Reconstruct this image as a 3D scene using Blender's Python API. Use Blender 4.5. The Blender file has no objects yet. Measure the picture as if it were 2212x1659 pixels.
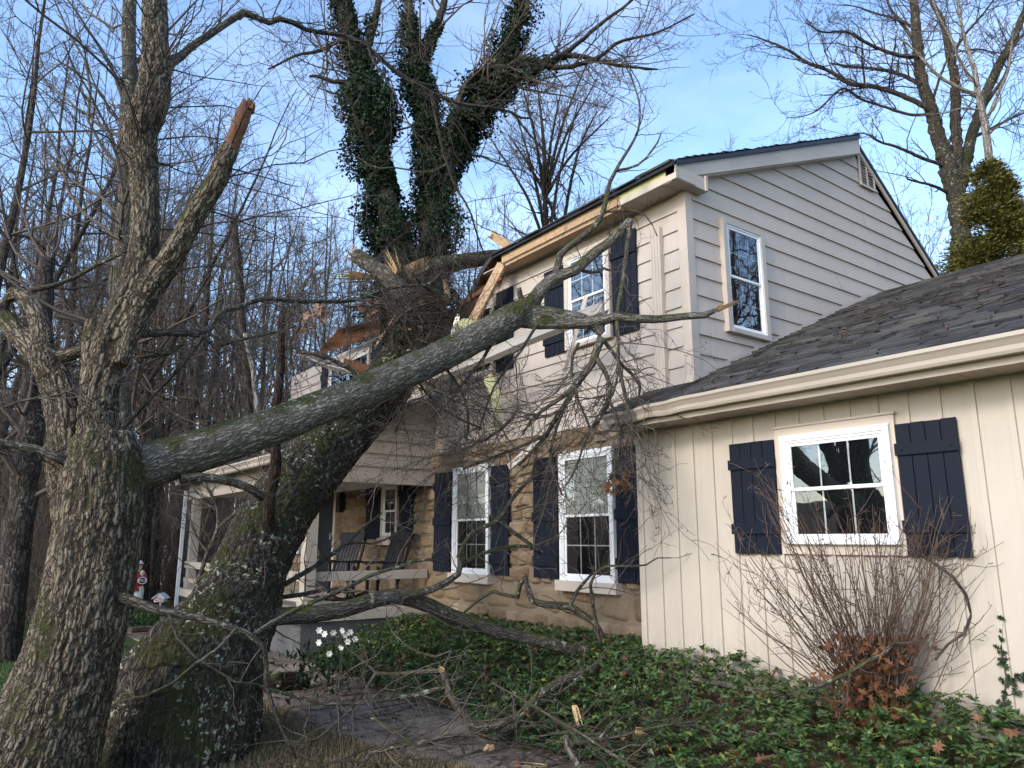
import bpy, math, random
import numpy as np
from math import radians as rad, sin, cos, pi

rng = np.random.default_rng(11)
random.seed(11)
scene = bpy.context.scene
COL = scene.collection

# ------------------------------------------------------------------ camera
EYE = 1.6
YAW = rad(36.4)
PITCH = math.atan((1165 - 829.5) / 1603.0)
cam_d = bpy.data.cameras.new('camera')
cam_d.sensor_width = 36.0
cam_d.lens = 1603.0 / 2212.0 * 36.0
cam_d.clip_end = 2000
cam_d.clip_start = 0.05
cam = bpy.data.objects.new('camera', cam_d)
COL.objects.link(cam)
cam.location = (0, 0, EYE)
cam.rotation_euler = (pi / 2 + PITCH, 0, -YAW)
scene.camera = cam

# ------------------------------------------------------------------ light
SUN_EL, SUN_AZ = rad(28), rad(262)          # azimuth clockwise from +Y
world = bpy.data.worlds.new('World')
scene.world = world
world.use_nodes = True
_nt = world.node_tree
_nt.nodes.clear()
_o = _nt.nodes.new('ShaderNodeOutputWorld')
_b = _nt.nodes.new('ShaderNodeBackground')
_s = _nt.nodes.new('ShaderNodeTexSky')
_s.sky_type = 'NISHITA'
_s.sun_disc = False
_s.sun_elevation = SUN_EL
_s.sun_rotation = SUN_AZ
_s.air_density = 1.0
_s.dust_density = 1.2
_s.ozone_density = 3.0
_b.inputs['Strength'].default_value = 0.15
# thin veils of high cloud
_tc = _nt.nodes.new('ShaderNodeTexCoord')
_mp = _nt.nodes.new('ShaderNodeMapping')
_mp.inputs['Scale'].default_value = (1.0, 1.3, 3.2)
_nz = _nt.nodes.new('ShaderNodeTexNoise')
_nz.inputs['Scale'].default_value = 2.2
_nz.inputs['Detail'].default_value = 6
_nz.inputs['Roughness'].default_value = 0.55
_rp = _nt.nodes.new('ShaderNodeValToRGB')
_rp.color_ramp.elements[0].position = 0.42
_rp.color_ramp.elements[0].color = (0, 0, 0, 1)
_rp.color_ramp.elements[1].position = 0.75
_rp.color_ramp.elements[1].color = (.2, .2, .2, 1)
_mx = _nt.nodes.new('ShaderNodeMix')
_mx.data_type = 'RGBA'
_nt.links.new(_tc.outputs['Generated'], _mp.inputs['Vector'])
_nt.links.new(_mp.outputs['Vector'], _nz.inputs['Vector'])
_nt.links.new(_nz.outputs['Fac'], _rp.inputs['Fac'])
_nt.links.new(_rp.outputs['Color'], _mx.inputs[0])
_nt.links.new(_s.outputs['Color'], _mx.inputs[6])
_mx.inputs[7].default_value = (4.6, 5.0, 5.6, 1)
_nt.links.new(_mx.outputs[2], _b.inputs['Color'])
_nt.links.new(_b.outputs['Background'], _o.inputs['Surface'])

sun_d = bpy.data.lights.new('sun', 'SUN')
sun_d.energy = 0.75
sun_d.angle = rad(14)
sun_d.color = (1.0, 0.93, 0.86)
sun = bpy.data.objects.new('sun', sun_d)
COL.objects.link(sun)
sun.location = (-10, -3, 12)
sun.rotation_euler = (pi / 2 - SUN_EL, 0, pi - SUN_AZ)

vs = scene.view_settings
vs.view_transform = 'Standard'
vs.look = 'None'
vs.exposure = 1.6
vs.gamma = 1.0
vs.use_curve_mapping = False
scene.cycles.max_bounces = 6
scene.cycles.transparent_max_bounces = 12
scene.cycles.use_denoising = True

# ------------------------------------------------------------------ maths helpers
_F = np.array([sin(YAW), cos(YAW), 0.0])
_R = np.array([cos(YAW), -sin(YAW), 0.0])
_U = np.array([0, 0, 1.0])

def at(px, py, d):
    """world point seen at survey pixel (2212 x 1659 grid), d metres ahead of the viewer"""
    up = 829.5 - py
    a = 1603 * cos(PITCH) - up * sin(PITCH)
    r = _R * (px - 1106) + _F * a + _U * (up * cos(PITCH) + 1603 * sin(PITCH))
    return r * (d / a) + np.array([0, 0, EYE])

def axd(p):
    p = np.asarray(p)
    return (p @ _F) * cos(PITCH) + (p[..., 2] - EYE) * sin(PITCH)

def vnoise(p, seed=0):
    p = np.asarray(p, float)
    i = np.floor(p).astype(np.int64)
    f = p - i
    f = f * f * (3 - 2 * f)
    def h(a, b, c):
        n = (a * 374761393 + b * 668265263 + c * 1274126177 + seed * 362437) & 0xffffffff
        n = ((n ^ (n >> 13)) * 1274126177) & 0xffffffff
        return ((n ^ (n >> 16)) & 0xffff) / 65535.0
    x, y, z = i[..., 0], i[..., 1], i[..., 2]
    fx, fy, fz = f[..., 0], f[..., 1], f[..., 2]
    def l(a, b, t): return a + (b - a) * t
    return l(l(l(h(x, y, z), h(x+1, y, z), fx), l(h(x, y+1, z), h(x+1, y+1, z), fx), fy),
             l(l(h(x, y, z+1), h(x+1, y, z+1), fx), l(h(x, y+1, z+1), h(x+1, y+1, z+1), fx), fy), fz)

def fbm(p, o=4, seed=0):
    s, a, t = 0, 1.0, 0
    p = np.asarray(p, float)
    for k in range(o):
        s = s + a * vnoise(p * 2 ** k, seed + k)
        t += a
        a *= .5
    return s / t

def nrm(v):
    return v / np.maximum(np.linalg.norm(v, axis=-1, keepdims=True), 1e-9)

# ------------------------------------------------------------------ object helpers
def tag(o, label=None, cat=None, group=None, kind=None):
    if label: o['label'] = label
    if cat: o['category'] = cat
    if group: o['group'] = group
    if kind: o['kind'] = kind
    return o

def thing(name, label, cat, loc=(0, 0, 0), group=None):
    o = bpy.data.objects.new(name, None)
    o.empty_display_size = .2
    COL.objects.link(o)
    o.location = loc
    return tag(o, label, cat, group)

def link(name, me, parent=None, mat=None):
    o = bpy.data.objects.new(name, me)
    COL.objects.link(o)
    if mat is not None:
        me.materials.append(mat)
    if parent is not None:
        o.parent = parent
        l = parent
        off = np.zeros(3)
        while l is not None:
            off += np.array(l.location)
            l = l.parent
        o.location = -off                      # meshes below are written in world coordinates
    return o

def mkmesh(name, V, F, smooth=False, mi=None):
    """V (n,3), F (m,k) one polygon size"""
    V = np.ascontiguousarray(V, np.float32)
    F = np.ascontiguousarray(F, np.int32)
    me = bpy.data.meshes.new(name)
    me.vertices.add(len(V))
    me.vertices.foreach_set('co', V.ravel())
    m, k = F.shape
    me.loops.add(m * k)
    me.loops.foreach_set('vertex_index', F.ravel())
    me.polygons.add(m)
    me.polygons.foreach_set('loop_start', np.arange(m, dtype=np.int32) * k)
    me.polygons.foreach_set('loop_total', np.full(m, k, np.int32))
    me.polygons.foreach_set('use_smooth', np.full(m, smooth))
    if mi is not None:
        me.polygons.foreach_set('material_index', np.asarray(mi, np.int32))
    me.update(calc_edges=True)
    return me

def fattr(me, name, vals):
    a = me.attributes.new(name, 'FLOAT', 'POINT')
    a.data.foreach_set('value', np.ascontiguousarray(vals, np.float32).ravel())

def vattr(me, name, vals):
    a = me.attributes.new(name, 'FLOAT_VECTOR', 'POINT')
    a.data.foreach_set('vector', np.ascontiguousarray(vals, np.float32).ravel())

class MB:
    """collects polygons of any size into one mesh"""
    def __init__(s):
        s.v, s.f, s.m, s.t = [], [], [], []
    def add(s, V, F, m=0, t=0.0):
        n = len(s.v)
        s.v += [tuple(map(float, p)) for p in V]
        s.f += [tuple(i + n for i in f) for f in F]
        s.m += [m] * len(F)
        s.t += [t] * len(V)
    def box(s, x0, x1, y0, y1, z0, z1, m=0, t=0.0):
        V = [(x, y, z) for x in (x0, x1) for y in (y0, y1) for z in (z0, z1)]
        s.add(V, [(0, 1, 3, 2), (4, 6, 7, 5), (0, 4, 5, 1), (2, 3, 7, 6), (0, 2, 6, 4), (1, 5, 7, 3)], m, t)
    def obox(s, o, ex, ey, ez, a, b, c, m=0, t=0.0):
        """oriented box: o origin, axes e*, ranges a,b,c"""
        o, ex, ey, ez = map(np.asarray, (o, ex, ey, ez))
        V = [o + ex * x + ey * y + ez * z for x in a for y in b for z in c]
        s.add(V, [(0, 1, 3, 2), (4, 6, 7, 5), (0, 4, 5, 1), (2, 3, 7, 6), (0, 2, 6, 4), (1, 5, 7, 3)], m, t)
    def prism(s, prof, a, b, m=0, t=0.0):
        """prof: list of points at a; b-a displacement"""
        n = len(prof)
        d = np.asarray(b) - np.asarray(a)
        V = [np.asarray(p) for p in prof] + [np.asarray(p) + d for p in prof]
        F = [tuple(range(n)), tuple(range(2 * n - 1, n - 1, -1))] + [(i, (i + 1) % n, n + (i + 1) % n, n + i) for i in range(n)]
        s.add(V, F, m, t)
    def plank(s, p0, p1, w, th, up=(0, 0, 1), m=0, t=0.0, ragged=0.0):
        p0, p1 = np.asarray(p0, float), np.asarray(p1, float)
        d = nrm(p1 - p0)
        side = nrm(np.cross(d, np.asarray(up, float)))
        u = np.cross(side, d)
        V, n = [], 6
        for j in range(n + 1):
            for e, p in ((0, p0), (1, p1)):
                off = d * ((random.random() * ragged) * (1 if e else -1)) if ragged else 0
                for q in (-.5, .5):
                    V.append(p + side * w * (j / n - .5) + u * th * q + off)
        F = []
        for j in range(n):
            a, b = j * 4, j * 4 + 4
            F += [(a, b, b + 2, a + 2), (a + 1, a + 3, b + 3, b + 1), (a, a + 1, b + 1, b), (a + 2, b + 2, b + 3, a + 3)]
        F += [(0, 2, 3, 1), (n * 4, n * 4 + 1, n * 4 + 3, n * 4 + 2)]
        s.add(V, F, m, t)
    def build(s, name, mats, parent=None, smooth=False, bevel=0.0):
        me = bpy.data.meshes.new(name)
        me.from_pydata(s.v, [], s.f)
        if not isinstance(mats, (list, tuple)): mats = [mats]
        for k in mats: me.materials.append(k)
        me.polygons.foreach_set('material_index', np.asarray(s.m, np.int32))
        me.polygons.foreach_set('use_smooth', np.full(len(s.f), smooth))
        fattr(me, 'tint', s.t)
        me.update()
        o = link(name, me, parent)
        if bevel:
            b = o.modifiers.new('bevel', 'BEVEL')
            b.width = bevel
            b.segments = 2
            b.limit_method = 'ANGLE'
            b.angle_limit = rad(40)
        return o

def tubes(P, R, k=4):
    """P (B,N,3) R (B,N) -> verts, quads"""
    P = np.asarray(P, float)
    B, N, _ = P.shape
    T = nrm(np.gradient(P, axis=1))
    mean = nrm(T.mean(axis=1))
    ref = np.where((np.abs(mean[:, 2:3]) < .8), np.array([[0, 0, 1.0]]), np.array([[1.0, 0, 0]]))[:, None, :]
    A = nrm(np.cross(T, np.broadcast_to(ref, T.shape)))
    C = np.cross(T, A)
    an = np.arange(k) * 2 * pi / k
    V = P[:, :, None, :] + R[:, :, None, None] * (np.cos(an)[None, None, :, None] * A[:, :, None, :] + np.sin(an)[None, None, :, None] * C[:, :, None, :])
    b = np.arange(B)[:, None, None] * N * k
    i = np.arange(N - 1)[None, :, None] * k
    j = np.arange(k)[None, None, :]
    j2 = (j + 1) % k
    Q = np.stack([b + i + j, b + i + j2, b + i + k + j2, b + i + k + j], axis=-1).reshape(-1, 4)
    return V.reshape(-1, 3), Q

def join(parts):
    Vs, Qs, n = [], [], 0
    for V, Q in parts:
        Vs.append(V)
        Qs.append(Q + n)
        n += len(V)
    return np.concatenate(Vs), np.concatenate(Qs)

def resample(P, R, N):
    """smooth (Catmull-Rom) and resample one polyline to N points"""
    P, R = np.asarray(P, float), np.asarray(R, float)
    Q = np.concatenate([2 * P[:1] - P[1:2], P, 2 * P[-1:] - P[-2:-1]])
    out, ro = [], []
    for i in range(len(P) - 1):
        p0, p1, p2, p3 = Q[i:i + 4]
        for t in np.linspace(0, 1, 8, endpoint=False):
            out.append(.5 * (2 * p1 + (p2 - p0) * t + (2 * p0 - 5 * p1 + 4 * p2 - p3) * t * t + (3 * p1 - p0 - 3 * p2 + p3) * t ** 3))
            ro.append(R[i] + (R[i + 1] - R[i]) * t)
    out.append(P[-1]); ro.append(R[-1])
    out, ro = np.array(out), np.array(ro)
    s = np.concatenate([[0], np.cumsum(np.linalg.norm(np.diff(out, axis=0), axis=1))])
    u = np.linspace(0, s[-1], N)
    return np.stack([np.interp(u, s, out[:, k]) for k in range(3)], 1), np.interp(u, s, ro)

def trace(pts, d0, d1, N=None, ws=1.0):
    """pts: (px,py,width_px) or (px,py,width_px,depth)"""
    a = np.array([p[:3] for p in pts], float)
    s = np.concatenate([[0], np.cumsum(np.hypot(*np.diff(a[:, :2], axis=0).T))])
    s /= s[-1]
    P, R = [], []
    for q, t in zip(pts, s):
        d = q[3] if len(q) > 3 else d0 + (d1 - d0) * t
        p = at(q[0], q[1], d)
        P.append(p)
        R.append(ws * q[2] / 2 * axd(p) / 1603.0)
    P, R = np.array(P), np.array(R)
    if N is None:
        L = np.linalg.norm(np.diff(P, axis=0), axis=1).sum()
        N = max(6, int(L / .12))
    return resample(P, R, N)

def sprout(P, R, n, ang=(35, 75), ratio=(.3, .6), rr=.55, rmin=.0015, curl=.25, trop=(0, 0, .15), t0=.15, N=6, lens=None, tip=.35, rmax=9):
    """n children spread over a set of parent polylines (B,M,3) -> (n,N,3),(n,N)"""
    B, M, _ = P.shape
    seg = np.linalg.norm(np.diff(P, axis=1), axis=2).sum(1)
    idx = rng.choice(B, n, p=seg / seg.sum())
    t = t0 + (1 - t0) * rng.random(n) ** .9
    x = t * (M - 1)
    i = np.minimum(x.astype(int), M - 2)
    f = (x - i)[:, None]
    S = P[idx, i] * (1 - f) + P[idx, i + 1] * f
    T = nrm(P[idx, i + 1] - P[idx, i])
    r0 = np.maximum((R[idx, i] * (1 - f[:, 0]) + R[idx, i + 1] * f[:, 0]) * rr * rng.uniform(.7, 1.1, n), rmin)
    r0 = np.minimum(r0, rmax * rng.uniform(.55, 1.1, n))
    L = (seg[idx] * rng.uniform(*ratio, n) * (1 - .55 * t)) if lens is None else rng.uniform(*lens, n)
    perp = nrm(np.cross(T, rng.normal(size=(n, 3))))
    a = np.radians(rng.uniform(*ang, n))[:, None]
    D = T * np.cos(a) + perp * np.sin(a)
    w = np.cumsum(rng.normal(size=(n, N - 1, 3)) * curl, axis=1) * .7 + rng.normal(size=(n, N - 1, 3)) * curl * .5
    tt = np.linspace(.2, 1, N - 1)[None, :, None]
    dirs = nrm(D[:, None, :] + w + np.array(trop)[None, None, :] * tt * 2)
    step = (L / (N - 1))[:, None, None]
    C = np.concatenate([S[:, None, :], S[:, None, :] + np.cumsum(dirs * step, axis=1)], axis=1)
    RR = r0[:, None] * np.linspace(1, tip, N)[None, :]
    return C, np.maximum(RR, rmin * .6)

def trisect(P, R, M=8):
    Q = [resample(p, r, M) for p, r in zip(P, R)]
    return np.array([q[0] for q in Q]), np.array([q[1] for q in Q])
# ------------------------------------------------------------------ materials
class NG:
    def __init__(s, name):
        s.m = bpy.data.materials.new(name)
        s.m.use_nodes = True
        s.t = s.m.node_tree
        s.t.nodes.clear()
        s.out = s.t.nodes.new('ShaderNodeOutputMaterial')
        s.b = s.t.nodes.new('ShaderNodeBsdfPrincipled')
        s.t.links.new(s.b.outputs[0], s.out.inputs[0])
    def n(s, typ, ins=None, **kw):
        x = s.t.nodes.new('ShaderNode' + typ)
        for k, v in kw.items(): setattr(x, k, v)
        for k, v in (ins or {}).items(): s.set(x.inputs[k], v)
        return x
    def set(s, sock, v):
        if isinstance(v, bpy.types.NodeSocket): s.t.links.new(v, sock)
        elif isinstance(v, (tuple, list)) and len(v) == 3 and sock.type == 'RGBA': sock.default_value = (*v, 1)
        else: sock.default_value = v
    def coord(s, kind='Object', scale=(1, 1, 1)):
        c = s.n('TexCoord').outputs[kind]
        return s.n('Mapping', {'Vector': c, 'Scale': scale}).outputs[0]
    def geo(s): return s.n('NewGeometry')
    def attr(s, name, out='Fac'): return s.n('Attribute', attribute_name=name).outputs[out]
    def mapv(s, v, scale): return s.n('Mapping', {'Vector': v, 'Scale': scale}).outputs[0]
    def noise(s, v, sc, det=4, ro=.55, out='Fac'): return s.n('TexNoise', {'Vector': v, 'Scale': sc, 'Detail': det, 'Roughness': ro}).outputs[out]
    def voro(s, v, sc, feature='F1', out='Distance', rnd=1.0): return s.n('TexVoronoi', {'Vector': v, 'Scale': sc, 'Randomness': rnd}, feature=feature).outputs[out]
    def ramp(s, f, stops):
        r = s.n('ValToRGB', {'Fac': f})
        e = r.color_ramp.elements
        while len(e) < len(stops): e.new(.5)
        for q, (p, c) in zip(e, stops):
            q.position = p
            q.color = (*c, 1) if isinstance(c, (tuple, list)) else (c, c, c, 1)
        return r.outputs[0]
    def mix(s, f, a, b, mode='MIX'):
        x = s.n('Mix', data_type='RGBA', blend_type=mode)
        s.set(x.inputs[0], f); s.set(x.inputs[6], a); s.set(x.inputs[7], b)
        return x.outputs[2]
    def math(s, op, a, b=0.0):
        x = s.n('Math', operation=op)
        s.set(x.inputs[0], a); s.set(x.inputs[1], b)
        return x.outputs[0]
    def bump(s, h, st=.3, d=.01, nrm=None):
        x = s.n('Bump', {'Height': h, 'Strength': st, 'Distance': d})
        if nrm is not None: s.t.links.new(nrm, x.inputs['Normal'])
        return x.outputs[0]
    def done(s, col, rough=.7, nrm=None, spec=.3, **kw):
        s.set(s.b.inputs['Base Color'], col)
        s.set(s.b.inputs['Roughness'], rough)
        s.set(s.b.inputs['Specular IOR Level'], spec)
        if nrm is not None: s.t.links.new(nrm, s.b.inputs['Normal'])
        for k, v in kw.items(): s.set(s.b.inputs[k], v)
        return s.m

def sc(c, k): return tuple(x * k for x in c)

def m_paint(name, c, rough=.55, grain=(2, 2, 40), gs=.25, dirt=.12, spec=.3, dcol=None, splash=False):
    g = NG(name)
    v = g.coord()
    n1 = g.noise(g.mapv(v, grain), 3.0, 5, .6)
    n2 = g.noise(v, 1.3, 5, .6)
    n3 = g.noise(v, 9, 4, .7)
    col = g.mix(g.ramp(n2, [(.35, 0), (.75, dirt * 4)]), c, dcol or sc(c, .72))
    col = g.mix(g.ramp(n3, [(.55, 0), (.8, dirt * 2)]), col, sc(c, .8))
    if splash:
        zz = g.n('SeparateXYZ', {0: g.geo().outputs['Position']}).outputs[2]
        k = g.math('MULTIPLY', g.ramp(zz, [(.25, 1), (.95, 0)]), g.ramp(g.noise(g.mapv(v, (3, 3, 1)), 5, 5, .7), [(.35, 0), (.7, .8)]))
        col = g.mix(k, col, (.30, .25, .19))
        st = g.noise(g.mapv(v, (14, 14, .25)), 1.6, 4, .6)
        col = g.mix(g.ramp(st, [(.55, 0), (.75, .30)]), col, sc(c, .62))
    return g.done(col, rough, g.bump(n1, gs, .004), spec)

def m_siding(name, c):
    g = NG(name)
    v = g.coord()
    grain = g.noise(g.mapv(v, (1.2, 1.2, 26)), 6.0, 6, .62)
    n2 = g.noise(g.mapv(v, (1, 1, .35)), 1.1, 5, .6)
    stain = g.noise(g.mapv(v, (4, 4, .5)), 2.2, 5, .65)
    isl = g.geo().outputs['Random Per Island']
    col = g.mix(g.ramp(n2, [(.4, 0), (.75, .5)]), c, (c[0] * .82, c[1] * .8, c[2] * .78))
    col = g.mix(g.ramp(stain, [(.52, 0), (.8, .55)]), col, (c[0] * .72, c[1] * .73, c[2] * .72))
    col = g.mix(g.math('MULTIPLY', isl, .16), col, sc(c, .8))
    return g.done(col, .6, g.bump(grain, .35, .004), .25)

def m_bark(name, hi, mid, dark, moss=.3, lich=.2, scale=1.0, mossc=(.055, .07, .012), vec='bk', fur=None, disp=1.0):
    """bark with furrows along the limb, moss and lichen patches"""
    g = NG(name)
    pos = g.geo().outputs['Position']
    bk = g.attr(vec, 'Vector')
    st = g.mapv(bk, (36 * scale, 36 * scale, 5.0 * scale))
    wob = g.noise(bk, 13 * scale, 3, .6, 'Color')
    st2 = g.n('VectorMath', {0: st, 1: g.n('VectorMath', {0: wob, 3: 2.2}, operation='SCALE').outputs[0]}, operation='ADD').outputs[0]
    plates = g.voro(st2, 1.0, 'DISTANCE_TO_EDGE')
    n1 = g.noise(st, 2.0, 6, .65)
    n2 = g.noise(pos, 3.0, 5, .6)
    fine = g.noise(g.mapv(bk, (1, 1, .4)), 60 * scale, 4, .7)
    crack = g.ramp(plates, [(0.0, 0), (.16, .7), (.5, 1)])
    if fur: crack = g.math('MULTIPLY', crack, g.ramp(g.attr(fur), [(.12, .15), (.55, 1)]))
    col = g.mix(n1, mid, hi)
    col = g.mix(g.ramp(n2, [(.4, 0), (.7, .8)]), col, mid)
    col = g.mix(g.ramp(fine, [(.35, .45), (.6, 0)]), col, sc(mid, .5))
    col = g.mix(crack, dark, col)
    nz = g.n('SeparateXYZ', {0: g.geo().outputs['Normal']}).outputs[2]
    m1 = g.noise(pos, 2.3, 6, .68)
    mk = g.math('ADD', m1, g.math('MULTIPLY', nz, .14))
    mk = g.ramp(mk, [(.69 - .42 * moss, 0), (.77 - .42 * moss, 1)])
    mossn = g.noise(pos, 38, 4, .7)
    mc = g.mix(mossn, sc(mossc, .5), sc(mossc, 1.5))
    col = g.mix(g.math('MULTIPLY', mk, .88), col, mc)
    l1 = g.noise(pos, 2.7, 3, .5)
    l2 = g.noise(g.mapv(pos, (1, 1, 1)), 17, 4, .7)
    lk = g.math('MULTIPLY', g.ramp(l1, [(.55 - .25 * lich, 0), (.6 - .2 * lich, 1)]), g.ramp(l2, [(.60 - .06 * lich, 0), (.63 - .06 * lich, 1)]))
    col = g.mix(g.math('MULTIPLY', lk, min(.9, lich * 5)), col, g.mix(fine, (.24, .25, .17), (.42, .43, .31)))
    h = g.math('ADD', g.math('MULTIPLY', crack, 1.0), g.math('MULTIPLY', fine, .35))
    h = g.math('ADD', h, g.math('MULTIPLY', g.math('MULTIPLY', mossn, mk), .6))
    return g.done(col, .88, g.bump(h, .9 * disp, .014), .15)

def m_twig(name, a, b, sc_=7):
    g = NG(name)
    pos = g.geo().outputs['Position']
    isl = g.geo().outputs['Random Per Island']
    n = g.noise(pos, sc_, 4, .65)
    f = g.noise(pos, 90, 2, .6)
    col = g.mix(g.ramp(n, [(.3, 0), (.7, 1)]), a, b)
    col = g.mix(g.math('MULTIPLY', isl, .55), col, sc(a, .6))
    return g.done(col, .75, g.bump(f, .5, .003), .25)

def m_leaf(name, cols, rough=.45, trans=0.0, spec=.4):
    g = NG(name)
    isl = g.geo().outputs['Random Per Island']
    pos = g.geo().outputs['Position']
    n = len(cols)
    col = g.ramp(isl, [(i / max(1, n - 1), c) for i, c in enumerate(cols)])
    col = g.mix(g.ramp(g.noise(pos, 40, 3), [(.4, 0), (.8, .5)]), col, sc(cols[0], .7))
    m = g.done(col, rough, g.bump(g.noise(pos, 120, 2), .3, .003), spec)
    if trans:
        tr = g.n('BsdfTranslucent', {'Color': col})
        mx = g.n('MixShader', {0: trans})
        g.t.links.new(g.b.outputs[0], mx.inputs[1])
        g.t.links.new(tr.outputs[0], mx.inputs[2])
        g.t.links.new(mx.outputs[0], g.out.inputs[0])
    return m

def m_wood(name, a, b, dark=None):
    g = NG(name)
    v = g.coord()
    w = g.noise(g.mapv(v, (9, 9, 9)), 1.0, 5, .65)
    f = g.noise(v, 55, 4, .7)
    col = g.mix(g.ramp(w, [(.3, 0), (.7, 1)]), a, b)
    col = g.mix(g.ramp(f, [(.4, .5), (.6, 0)]), col, dark or sc(a, .55))
    return g.done(col, .75, g.bump(f, .5, .006), .2)

def m_stone():
    g = NG('sandstone')
    v = g.coord()
    t = g.attr('tint')
    c = g.ramp(t, [(0, (.11, .078, .050)), (.25, (.21, .155, .105)), (.5, (.28, .215, .15)), (.75, (.155, .115, .078)), (1, (.34, .275, .20))])
    n = g.noise(v, 5, 6, .65)
    f = g.noise(v, 45, 5, .7)
    c = g.mix(g.ramp(n, [(.35, .65), (.65, 0)]), c, (.20, .125, .06))
    c = g.mix(g.ramp(f, [(.5, 0), (.75, .5)]), c, (.45, .36, .24))
    c = g.mix(g.ramp(g.noise(v, 2.2, 5, .6), [(.55, 0), (.75, .55)]), c, (.13, .10, .07))
    return g.done(c, .9, g.bump(g.math('ADD', n, g.math('MULTIPLY', f, .5)), .7, .02), .15)

def m_mortar():
    g = NG('mortar')
    v = g.coord()
    f = g.noise(v, 60, 5, .7)
    c = g.mix(g.noise(v, 4, 4), (.16, .125, .088), (.25, .20, .145))
    return g.done(c, .95, g.bump(f, .5, .006), .1)

def m_shingle(name):
    g = NG(name)
    v = g.coord()
    isl = g.geo().outputs['Random Per Island']
    f = g.noise(v, 160, 3, .8)
    n = g.noise(v, 2.0, 5, .6)
    c = g.ramp(isl, [(0, (.034, .034, .036)), (.4, (.066, .065, .066)), (.75, (.095, .093, .092)), (1, (.14, .132, .122))])
    c = g.mix(g.ramp(f, [(.3, .6), (.7, 0)]), c, (.018, .018, .02))
    c = g.mix(g.ramp(n, [(.5, 0), (.75, .5)]), c, (.10, .093, .08))
    return g.done(c, .85, g.bump(f, .6, .004), .2)

def m_glass():
    g = NG('window_glass')
    t = g.t
    fr = g.n('Fresnel', {'IOR': 1.75}).outputs[0]
    fac = g.math('ADD', g.math('MULTIPLY', fr, 1.1), .09)
    wv = g.bump(g.noise(g.coord(), 2.2, 2, .5), .06, .02)
    gl = g.n('BsdfGlossy', {'Color': (.95, .97, 1, 1), 'Roughness': .015})
    t.links.new(wv, gl.inputs['Normal'])
    tr = g.n('BsdfTransparent', {'Color': (.75, .80, .80, 1)})
    mx = g.n('MixShader', {0: fac})
    t.links.new(tr.outputs[0], mx.inputs[1])
    t.links.new(gl.outputs[0], mx.inputs[2])
    t.links.new(mx.outputs[0], g.out.inputs[0])
    return g.m

def m_plain(name, c, rough=.6, spec=.3, n=.25, ns=12, **kw):
    g = NG(name)
    v = g.coord()
    x = g.noise(v, ns, 5, .65)
    col = g.mix(g.ramp(x, [(.35, n * 2), (.65, 0)]), c, sc(c, .65))
    return g.done(col, rough, g.bump(x, .2, .005), spec, **kw)

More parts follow.
